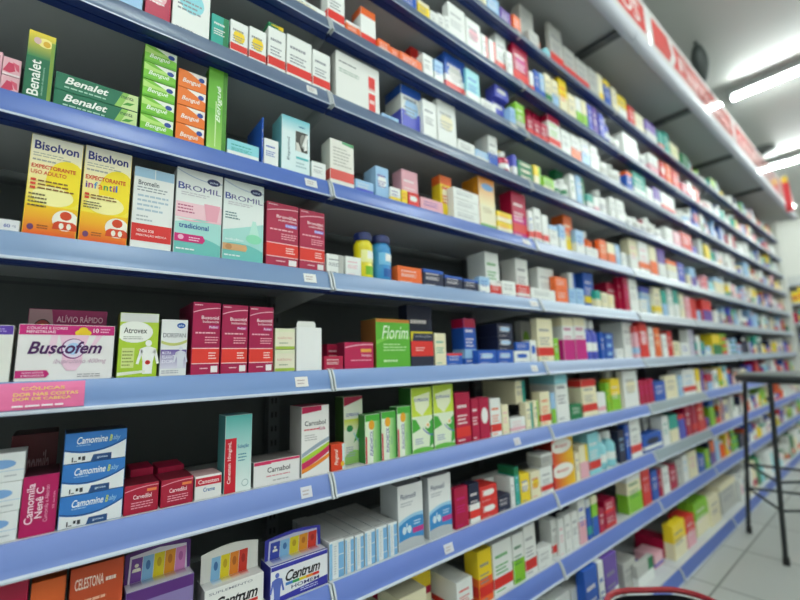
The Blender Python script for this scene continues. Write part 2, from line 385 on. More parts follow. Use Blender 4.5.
('c',-0.3076,-0.2596,0.006,0.04,1.3689,1.4044,'box','bengue_orange','O','small orange carton lying flat',4,1),
('c',-0.3076,-0.2596,0.006,0.04,1.4051,1.4407,'box','bengue_orange','O','small orange carton lying flat',4,2),
('c',-0.3076,-0.2596,0.006,0.04,1.4413,1.4769,'box','bengue_orange','O','small orange carton lying flat',4,3),
('c',-0.2557,-0.221,0.006,0.028,1.3326,1.5041,'box','bengue_tall','G','tall narrow green carton with upright lettering',1,0),
('c',-0.2179,-0.1558,0.006,0.03,1.3326,1.3675,'box','','A b:W x:T','',1,0),
('c',-0.15,-0.1471,0.006,0.09,1.3326,1.4365,'box','','B x:W','',1,0),
('c',-0.1452,-0.1146,0.006,0.02,1.3326,1.3935,'box','','W x:B','',1,0),
('c',-0.107,-0.0414,0.008,0.0538,1.3326,1.4632,'box','bepantol','A','tall pale teal carton with cut-out window showing a tube',1,0),
('c',-0.0376,-0.0028,0.006,0.03,1.3326,1.3755,'box','','W x:L','',1,0),
('c',0.0087,0.0734,0.006,0.0423,1.3326,1.4465,'box','greenstrip','W b:R v:- x:K','',1,0),
('c',0.0775,0.1303,0.006,0.016,1.3326,1.3645,'box','','S x:W b:U','',1,0),
('c',0.142,0.1826,0.012,0.053,1.3326,1.4192,'box','','S o:W x:V','',1,0),
('c',0.1836,0.2162,0.006,0.02,1.3326,1.3716,'box','','W b:Y x:V','',1,0),
('c',0.2423,0.3002,0.03,0.0412,1.3326,1.4475,'box','','P x:W','',1,0),
('c',0.2201,0.2392,0.005,0.016,1.3326,1.3726,'box','','Y x:R','',1,0),
('c',0.2422,0.2797,0.005,0.016,1.3326,1.3726,'box','','R o:W x:W','',1,0),
('c',0.2873,0.3717,0.006,0.0232,1.3326,1.3699,'box','','P x:V','',1,0),
('c',0.3908,0.4398,0.032,0.0357,1.3326,1.4724,'box','','Y t:O o:E x:R','',1,0),
('c',0.4179,0.5321,0.006,0.0252,1.3326,1.3655,'box','','W x:K','',3,0),
('c',0.4179,0.5321,0.006,0.0252,1.3661,1.399,'box','','W x:K','',3,1),
('c',0.4179,0.5321,0.006,0.0252,1.3996,1.4324,'box','','W x:K','',3,2),
('c',0.5405,0.6181,0.01,0.0702,1.3326,1.5023,'box','orangegrad','W t:O o:S b:G','tall orange topped carton with a blue oval',1,0),
('c',0.6192,0.6949,0.004,0.012,1.3326,1.367,'box','','Y h:E x:O','',2,0),
('c',0.6192,0.6949,0.004,0.012,1.3676,1.402,'box','','Y h:E x:O','',2,1),
('c',0.7185,0.8003,0.016,0.0494,1.3326,1.4994,'box','','C h:M b:R x:W','',1,0),
('c',0.8012,0.8292,0.008,0.028,1.3326,1.4427,'box','','W b:R x:B','',1,0),
('c',0.8367,0.8798,0.008,0.0311,1.3326,1.462,'box','','W b:R x:K','',1,0),
('c',0.8876,0.926,0.008,0.028,1.3326,1.4465,'box','','W b:R','',1,0),
('c',0.9274,0.9811,0.004,0.02,1.3326,1.415,'box','','W t:S x:K','',1,0),
('c',0.9966,1.0388,0.004,0.02,1.3326,1.4284,'box','','S h:W x:B','',1,0),
('c',1.0794,1.1479,0.03,0.0517,1.3326,1.4938,'box','','O h:Y x:E','',1,0),
('c',1.1275,1.1908,0.008,0.0212,1.3326,1.4342,'box','','S h:W x:B','',1,0),
('c',1.2484,1.3448,0.03,0.0684,1.3326,1.4673,'bottle','','O o:W x:R','',1,0),
('c',1.1966,1.299,0.004,0.02,1.3326,1.3736,'box','','W x:K','',1,0),
('c',1.3269,1.391,0.008,0.0212,1.3326,1.4265,'box','','O x:E','',1,0),
('c',1.4019,1.4746,0.008,0.0518,1.3326,1.4254,'box','','E h:O','',1,0),
('c',1.481,1.5261,0.008,0.0325,1.3326,1.4291,'box','','S x:W','',1,0),
('c',1.5379,1.5903,0.008,0.0376,1.3326,1.4,'box','','W x:K','',1,0),
('c',1.6592,1.7486,0.015,0.0414,1.3326,1.4898,'box','','E h:W x:P','',1,0),
('c',1.7496,1.8705,0.008,0.072,1.3326,1.4927,'box','','W b:O x:P','',1,0),
('c',1.8848,1.9779,0.008,0.066,1.3326,1.4891,'box','','E h:O','',1,0),
('c',1.9931,2.0998,0.008,0.072,1.3326,1.4954,'box','','V b:O h:W','',1,0),
('c',2.1235,2.279,0.008,0.072,1.3326,1.4472,'box','','E t:O h:W','',1,0),
('c',2.2967,2.3971,0.008,0.0712,1.3326,1.4532,'box','','U x:W','',1,0),
('c',2.4335,2.5044,0.008,0.0505,1.3326,1.3975,'box','','E x:K','',1,0),
('d',-0.5459,-0.4976,0.006,0.035,1.1246,1.1426,'box','sixty','W','low white carton with blue dosage print at the left edge',1,0),
('d',-0.4952,-0.4341,0.005,0.0437,1.1246,1.2798,'box','bisolvon_a','Y','tall yellow and orange syrup carton with red chest figure',1,0),
('d',-0.4314,-0.3692,0.005,0.0444,1.1246,1.2826,'box','bisolvon_b','Y','tall yellow syrup carton with multicoloured childrens lettering',1,0),
('d',-0.3645,-0.3049,0.005,0.0426,1.1246,1.2668,'box','bromelin','W','white carton with light blue top and broad red band',1,0),
('d',-0.3013,-0.2236,0.005,0.0553,1.1246,1.2843,'box','bromil_a','W','tall white,pink and teal syrup carton',1,0),
('d',-0.2209,-0.1438,0.005,0.0548,1.1246,1.2843,'box','bromil_b','W','tall white and green syrup carton with pale orange strip',1,0),
('d',-0.1375,-0.0691,0.005,0.0488,1.1246,1.2583,'box','brondilat','C','raspberry red carton with bright red band',1,0),
('d',-0.0658,-0.0066,0.005,0.0423,1.1246,1.2572,'box','brondilat','C','raspberry red carton with bright red band',1,0),
('d',-0.0011,0.042,0.006,0.035,1.1246,1.1681,'box','','W x:K v:L','',1,0),
('d',0.0472,0.0894,0.006,0.035,1.1246,1.1694,'box','','W x:K x:P','',1,0),
('d',0.0904,0.1381,0.01,0.0372,1.1246,1.2404,'jar','jar_yellow','Y','yellow plastic bottle with navy screw cap',1,0),
('d',0.1424,0.1951,0.01,0.0378,1.1246,1.242,'jar','jar_blue','A','blue plastic bottle with navy screw cap',1,0),
('d',0.2012,0.2824,0.008,0.05,1.1246,1.1673,'box','','O x:W','',1,0),
('d',0.2873,0.362,0.008,0.05,1.1246,1.1702,'box','','K t:B x:W','',1,0),
('d',0.3672,0.4387,0.008,0.05,1.1246,1.1616,'box','','K t:B x:W','',1,0),
('d',0.4442,0.5086,0.008,0.05,1.1246,1.1585,'box','','K t:B x:W','',1,0),
('d',0.5108,0.5583,0.005,0.02,1.1246,1.1727,'box','','S h:W x:B','',1,0),
('d',0.5763,0.6452,0.032,0.0739,1.1246,1.2656,'box','','W x:g','',1,0),
('d',0.562,0.6147,0.005,0.02,1.1246,1.1581,'box','','R t:W x:W','',1,0),
('d',0.6185,0.6904,0.005,0.02,1.1246,1.1717,'box','','W x:K','',1,0),
('d',0.7383,0.8068,0.032,0.0613,1.1246,1.2672,'box','','W b:R x:K','',1,0),
('d',0.6971,0.769,0.005,0.02,1.1246,1.1666,'box','','R b:W x:W','',1,0),
('d',0.7761,0.9281,0.005,0.02,1.1246,1.1639,'box','','W x:K','',1,0),
('d',0.8697,0.9743,0.032,0.0367,1.1246,1.2522,'box','','W x:L','',1,0),
('d',0.9413,1.0239,0.008,0.0232,1.1246,1.1723,'box','','O x:W','',2,0),
('d',0.9413,1.0239,0.008,0.0232,1.173,1.2207,'box','','O x:W','',2,1),
('d',1.027,1.0775,0.005,0.02,1.1246,1.1834,'box','','S x:B','',1,0),
('d',1.0826,1.1395,0.005,0.02,1.1246,1.1885,'box','','S x:B','',1,0),
('d',1.0894,1.1383,0.035,0.0351,1.1246,1.2581,'box','','W v:B','',1,0),
('d',1.1944,1.2735,0.028,0.038,1.1246,1.269,'box','','B b:Y x:W','',1,0),
('d',1.2461,1.2885,0.008,0.0192,1.1246,1.1955,'box','','T h:E','',1,0),
('d',1.2922,1.3454,0.005,0.02,1.1246,1.1906,'box','','E x:K','',1,0),
('d',1.356,1.4021,0.005,0.02,1.1246,1.1873,'box','','E x:Y','',1,0),
('d',1.4469,1.5572,0.05,0.06,1.1246,1.2565,'box','','C x:W','',1,0),
('d',1.5165,1.5731,0.03,0.0192,1.1246,1.2843,'box','','C x:W','',1,0),
('d',1.531,1.5777,0.01,0.0192,1.1246,1.2843,'box','','C x:M','',1,0),
('d',1.5899,1.6787,0.01,0.063,1.1246,1.283,'box','','W x:L','',1,0),
('d',1.69,1.7605,0.005,0.02,1.1246,1.1904,'box','','W x:S','',1,0),
('d',1.7684,1.9197,0.03,0.072,1.1246,1.2651,'box','','S t:U x:W','',1,0),
('d',1.8779,1.9641,0.008,0.0212,1.1246,1.2666,'box','','E b:Y x:K','',1,0),
('d',1.9793,2.0491,0.008,0.0498,1.1246,1.26,'box','','T h:S','',1,0),
('d',2.0649,2.1384,0.008,0.0523,1.1246,1.2843,'box','','W x:T','',1,0),
('d',2.155,2.2324,0.008,0.0551,1.1246,1.2811,'box','','T h:W','',1,0),
('d',2.2499,2.3147,0.008,0.0462,1.1246,1.2666,'box','','E x:S','',1,0),
('d',2.3328,2.4183,0.008,0.0607,1.1246,1.2559,'box','','P x:R','',1,0),
('e',-0.5364,-0.4914,0.006,0.04,0.915,0.9926,'box','purpletop','W','white carton with purple top cut off by the left edge',1,0),
('e',-0.4807,-0.3838,0.055,0.04,0.915,1.0232,'box','display_magenta','M','dark magenta display carton standing behind the wide white and pink one',1,0),
('e',-0.4866,-0.3757,0.006,0.03,0.915,0.995,'box','buscofem','W','wide white carton with pink top stripe and purple lettering',1,0),
('e',-0.3697,-0.3155,0.008,0.0388,0.915,1.0177,'box','atrovex','G','lime green and white carton with white body silhouette',1,0),
('e',-0.3114,-0.2717,0.008,0.05,0.915,1.009,'box','dorspan','W','white and violet carton with body silhouette',1,0),
('e',-0.2647,-0.2188,0.006,0.1113,0.915,1.0417,'box','busonid','C','tall crimson carton with bright red band',1,0),
('e',-0.2158,-0.1694,0.006,0.0334,0.915,1.0405,'box','busonid','C','tall crimson carton with bright red band',1,0),
('e',-0.1663,-0.1196,0.006,0.0335,0.915,1.0399,'box','busonid','C','tall crimson carton with bright red band',1,0),
('e',-0.1154,-0.0742,0.006,0.04,0.915,0.9569,'box','cream','E','small cream carton with lime edge',2,0),
('e',-0.1154,-0.0742,0.006,0.04,0.9575,0.9994,'box','cream','E','small cream carton with lime edge',2,1),
('e',-0.0708,-0.0139,0.006,0.04,0.915,1.0028,'box','flapbox','W','plain white carton with an open top flap',1,0),
('e',-0.0079,0.0383,0.006,0.025,0.915,0.9434,'box','','C x:W','',1,0),
('e',0.0293,0.0619,0.06,0.06,0.915,0.9716,'box','','C x:W','',1,0),
('e',0.0434,0.121,0.008,0.0318,0.915,0.9733,'box','femipax','C o:Y x:W','low crimson carton with a small yellow tab',1,0),
('e',0.1294,0.2332,0.008,0.0642,0.915,1.0302,'box','florim','G','bright green carton with white script lettering',1,0),
('e',0.2577,0.3472,0.045,0.035,0.915,1.0763,'box','','K x:W','',1,0),
('e',0.2344,0.3116,0.006,0.035,0.915,1.002,'box','yellowtrim','K t:Y h:R b:K x:W','navy carton with yellow trim and red band',1,0),
('e',0.3184,0.3595,0.008,0.03,0.915,0.9989,'box','','E x:T','',1,0),
('e',0.3607,0.4201,0.006,0.02,0.915,0.9463,'box','','B t:R x:W','',1,0),
('e',0.456,0.5067,0.028,0.0488,0.915,1.0467,'box','','B t:C b:S x:W','',1,0),
('e',0.4864,0.5691,0.006,0.0212,0.915,0.9536,'box','','B o:S x:W','',1,0),
('e',0.5751,0.6532,0.006,0.04,0.915,0.9532,'box','','B o:S x:W','',1,0),
('e',0.5843,0.6607,0.008,0.0798,0.9539,0.9942,'box','','K o:S x:W','',2,0),
('e',0.5843,0.6607,0.008,0.0798,0.9948,1.035,'box','','K o:S x:W','',2,1),
('e',0.6597,0.7421,0.006,0.03,0.915,0.9497,'box','','W o:B x:B','',1,0),
('e',0.672,0.7476,0.008,0.05,0.9504,0.978,'box','','B x:W','',1,0),
('e',0.7485,0.7822,0.006,0.028,0.915,0.9849,'box','','W o:B x:B','',1,0),
('e',0.8247,0.8848,0.09,0.025,0.915,1.0587,'box','','L b:G o:G','',1,0),
('e',0.7984,0.8928,0.008,0.0247,0.915,1.0598,'box','','E b:R x:K','',1,0),
('e',0.8938,0.9219,0.006,0.015,0.915,0.9935,'box','','G x:W','',1,0),
('e',0.9639,1.0403,0.01,0.0511,0.915,1.071,'box','','W h:M t:E x:M','',1,0),
('e',1.0489,1.1312,0.01,0.0585,0.915,1.0749,'box','','W h:M t:E x:M','',1,0),
('e',1.1363,1.1791,0.008,0.0309,0.915,1.0709,'bottle','','U t:W x:W','',1,0),
('e',1.1845,1.2333,0.008,0.035,0.915,1.0689,'bottle','','U t:W x:W','',1,0),
('e',1.2474,1.2765,0.008,0.028,0.915,1.0227,'box','','B x:W','',1,0),
('e',1.302,1.3675,0.015,0.0514,0.915,0.9497,'box','','B o:S','',3,0),
('e',1.302,1.3708,0.015,0.0514,0.9503,0.985,'box','','B o:S','',3,1),
('e',1.302,1.3741,0.015,0.0514,0.9856,1.0203,'box','','B o:S','',3,2),
('e',1.3718,1.4375,0.005,0.02,0.915,0.9537,'box','','W x:L','',1,0),
('e',1.5022,1.6073,0.025,0.099,0.915,1.0763,'box','','W x:L','',1,0),
('e',1.5813,1.6243,0.008,0.0162,0.915,1.0577,'box','','P b:S t:R','',1,0),
('e',1.6368,1.7289,0.008,0.0653,0.915,1.0763,'box','','R o:P x:W','',1,0),
('e',1.7422,1.8028,0.008,0.0433,0.915,1.058,'box','','W x:K','',1,0),
('e',1.8167,1.8868,0.008,0.05,0.915,1.0603,'box','','O x:E','',1,0),
('e',1.9081,1.9754,0.008,0.048,0.915,1.0276,'box','','W x:K','',1,0),
('e',1.9908,2.0469,0.008,0.0402,0.915,1.0448,'box','','R x:W','',1,0),
('e',2.0629,2.1523,0.008,0.0635,0.915,0.9936,'box','','E x:N','',1,0),
('e',2.1691,2.3145,0.008,0.072,0.915,0.9837,'box','','W x:U','',1,0),
('f',-0.5093,-0.4674,0.008,0.05,0.708,0.7452,'box','whiteblue','W','white and pale blue carton',3,0),
('f',-0.5093,-0.4667,0.008,0.05,0.7458,0.7831,'box','whiteblue','W','white and pale blue carton',3,1),
('f',-0.5093,-0.4659,0.008,0.05,0.7837,0.8209,'box','whiteblue','W','white and pale blue carton',3,2),
('f',-0.4872,-0.4323,0.1,0.08,0.708,0.8328,'box','maroonback','C x:P','dark crimson carton standing far back behind the upright magenta one',1,0),
('f',-0.4657,-0.428,0.008,0.08,0.708,0.7858,'box','camomila','M','magenta carton with sideways white lettering',1,0),
('f',-0.4251,-0.3504,0.008,0.06,0.708,0.7508,'box','camomine','B','blue and white carton with a curved white sweep',3,0),
('f',-0.4251,-0.3504,0.008,0.06,0.7515,0.7943,'box','camomine','B','blue and white carton with a curved white sweep',3,1),
('f',-0.4251,-0.3504,0.008,0.06,0.795,0.8378,'box','camomine','B','blue and white carton with a curved white sweep',3,2),
('f',-0.3485,-0.3029,0.008,0.06,0.708,0.7502,'box','redlow','C','low crimson carton with white lettering',1,0),
('f',-0.2996,-0.2522,0.008,0.06,0.708,0.7494,'box','redlow','C','low crimson carton with white lettering',1,0),
('f',-0.3344,-0.3013,0.075,0.06,0.708,0.7608,'box','','C x:W','',1,0),
('f',-0.294,-0.2534,0.075,0.06,0.708,0.7569,'box','','C x:W','',1,0),
('f',-0.2494,-0.2072,0.008,0.05,0.708,0.746,'box','creme','W','low white carton with red stripe and cream print',1,0),
('f',-0.2034,-0.1564,0.008,0.0419,0.708,0.8404,'box','canesten','T','tall teal and white carton with a red corner strip',1,0),
('f',-0.1515,-0.0612,0.008,0.06,0.708,0.7518,'box','carnabol','W','low wide white carton with a small crimson corner',1,0),
('f',-0.0587,0.0028,0.006,0.055,0.708,0.8432,'box','carnabolkids','W','tall white carton with rainbow waves and crimson top',1,0),
('f',0.0075,0.0408,0.006,0.025,0.708,0.7608,'box','flogo','O','small orange-red carton with sideways white lettering',1,0),
('f',0.0556,0.1053,0.034,0.0383,0.708,0.8529,'box','euro_a','E','tall white and lime carton with a crimson top stripe',1,0),
('f',0.0928,0.1335,0.006,0.0272,0.708,0.8124,'box','euro_b','g','green carton with white panel and sideways red lettering',1,0),
('f',0.1375,0.1794,0.006,0.0302,0.708,0.8146,'box','euro_b','g','green carton with white panel and sideways red lettering',1,0),
('f',0.1837,0.2252,0.006,0.03,0.708,0.8216,'box','euro_b','g','green carton with white panel and sideways red lettering',1,0),
('f',0.229,0.2975,0.006,0.0489,0.708,0.8627,'box','euro_c','G','lime and white carton with green swirl',1,0),
('f',0.3016,0.375,0.006,0.0523,0.708,0.8657,'box','euro_c','G','lime and white carton with green swirl',1,0),
('f',0.382,0.4396,0.006,0.0413,0.708,0.8402,'box','','C b:R x:W','',1,0),
('f',0.445,0.4749,0.006,0.028,0.708,0.8198,'box','','C x:W','',1,0),
('f',0.4782,0.5204,0.006,0.0304,0.708,0.8199,'box','','C o:W','',1,0),
('f',0.5261,0.5729,0.006,0.0337,0.708,0.8135,'box','','W b:R x:O','',1,0),
('f',0.5789,0.6088,0.006,0.028,0.708,0.7921,'box','','E x:P','',1,0),
('f',0.6149,0.69,0.006,0.03,0.708,0.7483,'box','','W b:P x:P','',1,0),
('f',0.6828,0.7354,0.03,0.1324,0.7832,0.856,'box','','E v:T x:K','',1,0),
('f',0.6966,0.7332,0.006,0.0232,0.708,0.7881,'box','','E v:T x:K','',1,0),
('f',0.74,0.7669,0.006,0.04,0.708,0.7907,'box','','E v:G x:K','',1,0),
('f',0.7828,0.8409,0.008,0.0331,0.708,0.8159,'box','','E b:R x:O','',1,0),
('f',0.8471,0.8719,0.008,0.028,0.708,0.8082,'box','','S h:G','',1,0),
('f',0.8829,0.9637,0.01,0.1006,0.708,0.8667,'box','','W t:A x:K','',1,0),
('f',0.9678,1.0442,0.006,0.03,0.708,0.7586,'box','','N x:W','',1,0),
('f',1.0607,1.1714,0.01,0.09,0.708,0.8407,'box','','E t:R b:R x:K','',1,0),
('f',1.1725,1.2377,0.008,0.0465,0.708,0.7859,'box','','W b:P','',1,0),
('f',1.2873,1.3484,0.05,0.05,0.708,0.8208,'box','','N x:K','',1,0),
('f',1.2518,1.281,0.008,0.028,0.708,0.8195,'box','','G x:Y','',1,0),
('f',1.2867,1.3723,0.008,0.0412,0.708,0.8335,'box','','Y h:G x:W','',1,0),
('f',1.392,1.4783,0.04,0.0614,0.708,0.8617,'bottle','','W x:L','',1,0),
('f',1.4167,1.5588,0.01,0.0292,0.708,0.8607,'box','','W x:L o:E','',1,0),
('f',1.5656,1.6195,0.008,0.0386,0.708,0.8113,'box','','C x:M','',1,0),
('f',1.6264,1.6651,0.008,0.028,0.708,0.8127,'box','','C x:M','',1,0),
('f',1.6722,1.7242,0.008,0.0373,0.708,0.8149,'box','','C x:M','',1,0),
('f',1.7376,1.8693,0.008,0.072,0.708,0.7979,'box','','B x:W','',1,0),
('f',1.8833,2.05,0.01,0.022,0.708,0.8194,'box','','E x:K','',1,0),
('f',2.0595,2.1186,0.008,0.0422,0.708,0.8117,'box','','S x:E','',1,0),
('f',2.1353,2.3303,0.008,0.072,0.708,0.8399,'box','','W b:R x:S','',1,0),
('f',2.349,2.4188,0.008,0.0498,0.708,0.8381,'box','','Y h:E','',1,0),
('g',-0.5011,-0.4501,0.02,0.06,0.5031,0.6562,'box','','C x:R','',1,0),
('g',-0.4469,-0.4099,0.02,0.06,0.5031,0.643,'box','','O x:W','',1,0),
('g',-0.4055,-0.3427,0.012,0.06,0.5031,0.6502,'box','celestone','O','orange-red carton on the lowest visible shelf with pale lettering',1,0),
('g',-0.338,-0.2448,0.01,0.05,0.5031,0.5969,'box','centrum_f','V','purple-edged display carton with coloured panels on its raised back card',1,0),
('g',-0.2282,-0.1302,0.006,0.05,0.5031,0.5637,'box','centrum_w','W','white display carton with four coloured panels and black lettering',1,0),
('g',-0.1171,-0.0016,0.006,0.05,0.5031,0.5654,'box','centrum_h','W','white and blue display carton with man silhouette and rainbow bar',1,0),
('g',0.003,0.0372,0.008,0.17,0.5031,0.5734,'box','blues','W','slim white carton with light blue stripes,in a row facing front',1,0),
('g',0.0396,0.0611,0.008,0.17,0.5031,0.5709,'box','blues','W','slim white carton with light blue stripes,in a row facing front',1,0),
('g',0.0636,0.0859,0.008,0.17,0.5031,0.5702,'box','blues','W','slim white carton with light blue stripes,in a row facing front',1,0),
('g',0.0885,0.1156,0.008,0.17,0.5031,0.5714,'box','blues','W','slim white carton with light blue stripes,in a row facing front',1,0),
('g',0.1182,0.148,0.008,0.17,0.5031,0.5717,'box','blues','W','slim white carton with light blue stripes,in a row facing front',1,0),
('g',0.1507,0.1762,0.008,0.17,0.5031,0.5716,'box','blues','W','slim white carton with light blue stripes,in a row facing front',1,0),
('g',0.1803,0.2564,0.008,0.0677,0.5031,0.6434,'box','fluim','W','white and blue carton with lung drawing on its blue wave',1,0),
('g',0.2754,0.353,0.008,0.0284,0.5031,0.6449,'box','fluim','W','white and blue carton with lung drawing on its blue wave',1,0),
('g',0.3652,0.4147,0.008,0.016,0.5031,0.6012,'box','','C x:M','',1,0),
('g',0.4199,0.4605,0.008,0.0293,0.5031,0.6,'box','','K h:W b:R x:W','',1,0),
('g',0.4638,0.5351,0.008,0.06,0.5031,0.543,'box','','R o:W x:W','',2,0),
('g',0.4638,0.5351,0.008,0.06,0.5437,0.5836,'box','','R o:W x:W','',2,1),
('g',0.5386,0.5924,0.008,0.04,0.5031,0.5445,'box','','K x:W','',1,0),
('g',0.5449,0.6883,0.07,0.04,0.5031,0.5768,'box','','W x:L','',1,0),
('g',0.5985,0.6164,0.008,0.0612,0.5031,0.5837,'box','','W x:L','',1,0),
('g',0.6201,0.6409,0.008,0.0612,0.5031,0.6076,'box','','T t:N x:S','',1,0),
('g',0.6447,0.692,0.008,0.034,0.5031,0.5834,'box','','Y x:B o:E','',1,0),
('g',0.6986,0.7486,0.008,0.0359,0.5031,0.5792,'box','','E x:R o:Y','',1,0),
('g',0.7527,0.8204,0.008,0.04,0.5031,0.5813,'box','','W b:R x:K','',1,0),
('g',0.7615,0.8271,0.008,0.0528,0.5824,0.622,'box','','L t:W x:K','',1,0),
('g',0.8276,0.9597,0.008,0.072,0.5031,0.5806,'box','ovalred','R t:W b:Y o:W x:R','red and yellow carton with white oval',2,0),
('g',0.8276,0.9597,0.008,0.072,0.5812,0.6587,'box','ovalred','R t:W b:Y o:W x:R','red and yellow carton with white oval',2,1),
('g',0.9678,0.994,0.008,0.028,0.5031,0.5961,'box','','E x:K','',1,0),
('g',0.9988,1.0584,0.008,0.0426,0.5031,0.615,'box','','E v:Y h:P','',1,0),
('g',1.0671,1.1502,0.008,0.0591,0.5031,0.6471,'box','','A b:R x:W','',1,0),
('g',1.1594,1.2238,0.008,0.046,0.5031,0.6316,'bottle','','A b:R x:W','',1,0),
('g',1.2336,1.302,0.008,0.0488,0.5031,0.6333,'bottle','','A b:R x:W','',1,0),
('g',1.3123,1.3663,0.008,0.0387,0.5031,0.6273,'box','','K x:S','',1,0),
('g',1.3771,1.4142,0.008,0.028,0.5031,0.6431,'box','','B x:W','',1,0),
('g',1.4253,1.526,0.008,0.0714,0.5031,0.6578,'box','','W x:L b:R','',1,0),
('g',1.554,1.7607,0.01,0.05,0.5031,0.5762,'box','','B b:W o:K','',1,0),
('g',1.7274,1.953,0.07,0.04,0.5031,0.6523,'box','','L x:K','',1,0),
('g',1.7809,1.8569,0.008,0.0541,0.5031,0.6332,'box','','W x:T','',1,0),
('g',1.8715,1.9805,0.008,0.0612,0.5031,0.6286,'box','','T h:E','',1,0),
('g',1.9961,2.0835,0.008,0.0621,0.5031,0.6207,'box','','U t:R','',1,0),
('g',2.1,2.177,0.008,0.0548,0.5031,0.6508,'box','','C x:W','',1,0),
('g',2.1944,2.276,0.008,0.058,0.5031,0.658,'box','','C b:R','',1,0),
('g',2.2943,2.3988,0.008,0.072,0.5031,0.6597,'box','','R x:E','',1,0),
('h',0.1769,0.2583,0.01,0.08,0.3019,0.408,'box','','E x:R','',1,0),
('h',0.2201,0.3477,0.0908,0.12,0.3019,0.4136,'box','','Y h:C b:E','',1,0),
('h',0.3596,0.4172,0.01,0.12,0.3019,0.3799,'box','','W x:R b:R','',1,0),
('h',0.4394,0.4947,0.008,0.0476,0.3019,0.4283,'box','','Y h:O b:R x:K','',1,0),
('h',0.5002,0.5827,0.008,0.07,0.3019,0.4306,'box','','W b:R x:g','',1,0),
('h',0.5886,0.6398,0.008,0.0269,0.3019,0.4295,'box','','W h:G x:N','',1,0),
('h',0.6435,0.7006,0.008,0.07,0.3019,0.4392,'box','','W b:R x:L','',1,0),
('h',0.7067,0.7791,0.006,0.03,0.3019,0.3568,'box','','W b:- x:L','',1,0),
('h',0.8069,0.844,0.02,0.044,0.3019,0.4121,'box','','W b:R x:L','',1,0),
('h',0.8303,0.8592,0.008,0.0112,0.3019,0.4123,'box','','W x:P','',1,0),
('h',0.8666,0.9029,0.008,0.028,0.3019,0.4155,'box','','W x:L','',1,0),
('h',0.9106,0.9485,0.008,0.028,0.3019,0.4143,'box','','W x:K','',1,0),
('h',1.0196,1.1334,0.12,0.05,0.3019,0.4061,'box','','K x:B','',1,0),
('h',0.9565,1.0031,0.008,0.0335,0.3019,0.4512,'box','','W h:P x:U','',1,0),
('h',1.0114,1.0386,0.008,0.028,0.3019,0.4328,'box','','B b:T t:W','',1,0),
('h',1.0471,1.0902,0.008,0.0311,0.3019,0.4349,'box','','G h:B t:E','',1,0),
('h',1.0948,1.132,0.006,0.028,0.3019,0.3811,'box','','C x:W','',1,0),
('h',1.1455,1.2259,0.008,0.0572,0.3019,0.3488,'box','','C b:R x:W','',2,0),
('h',1.1455,1.2259,0.008,0.0572,0.3494,0.3964,'box','','C b:R x:W','',2,1),
('h',1.347,1.4773,0.01,0.0457,0.3019,0.4491,'box','','E h:G t:W x:N','',1,0),
('h',1.4887,1.5671,0.008,0.0558,0.3019,0.447,'box','','R x:P','',1,0),
('h',1.5849,1.6516,0.008,0.0476,0.3019,0.4215,'box','','B x:W','',1,0),
('h',1.6646,1.6988,0.008,0.028,0.3019,0.4156,'box','','C x:W','',1,0),
('h',1.7122,1.7852,0.008,0.0521,0.3019,0.4157,'box','','W x:K','',1,0),
('h',1.7993,1.8769,0.008,0.0552,0.3019,0.4049,'box','','C x:W','',1,0),
('h',1.8917,1.9599,0.008,0.0487,0.3019,0.4209,'box','','L x:K','',1,0),
('h',1.9755,2.0475,0.008,0.0513,0.3019,0.426,'box','','W x:S','',1,0),
('h',2.0639,2.1883,0.008,0.072,0.3019,0.4265,'box','','E x:P','',1,0),
('h',2.206,2.3064,0.008,0.0712,0.3019,0.3894,'box','','B x:W','',1,0),
('h',2.3253,2.3959,0.008,0.0504,0.3019,0.4018,'box','','G x:Y','',1,0),
('i',0.756,0.8466,-0.0006,0.06,0.0486,0.2061,'box','','W x:L','',1,0),
('i',0.86,0.9746,-0.0006,0.06,0.0486,0.201,'box','','W x:N','',1,0),
('i',0.8884,0.9729,-0.0306,0.0292,0.0486,0.2535,'box','','B x:W h:W','',1,0),
('i',0.9811,1.015,-0.0306,0.06,0.0486,0.2524,'box','','W x:B','',1,0),
('i',1.0235,1.1123,-0.0306,0.06,0.0486,0.2519,'box','','V h:W x:K','',1,0),
('i',1.2426,1.3486,0.0094,0.08,0.0486,0.1531,'box','','L x:K','',1,0),
('i',1.3071,1.4609,-0.0106,0.0192,0.0486,0.133,'box','','L v:N h:W','',1,0),
('i',1.5298,1.617,0.0094,0.08,0.0486,0.0996,'box','','P b:U x:W','',1,0),
('i',1.6599,1.7428,0.0194,0.12,0.0486,0.1188,'box','','C x:W','',1,0),
('i',1.6658,1.817,-0.0206,0.0392,0.0486,0.1851,'box','','Y h:E x:K','',1,0),
('i',1.8317,1.9427,-0.0206,0.072,0.0486,0.1769,'box','','R h:P x:W','',1,0),
('i',1.9953,2.1893,-0.0106,0.072,0.0486,0.1979,'box','','G h:E x:W','',1,0),
('i',2.1902,2.355,-0.0206,0.072,0.0486,0.1827,'box','','E x:K','',1,0),
('i',2.4184,2.7302,-0.0106,0.072,0.0486,0.1952,'box','','L t:E x:K','',1,0),
]
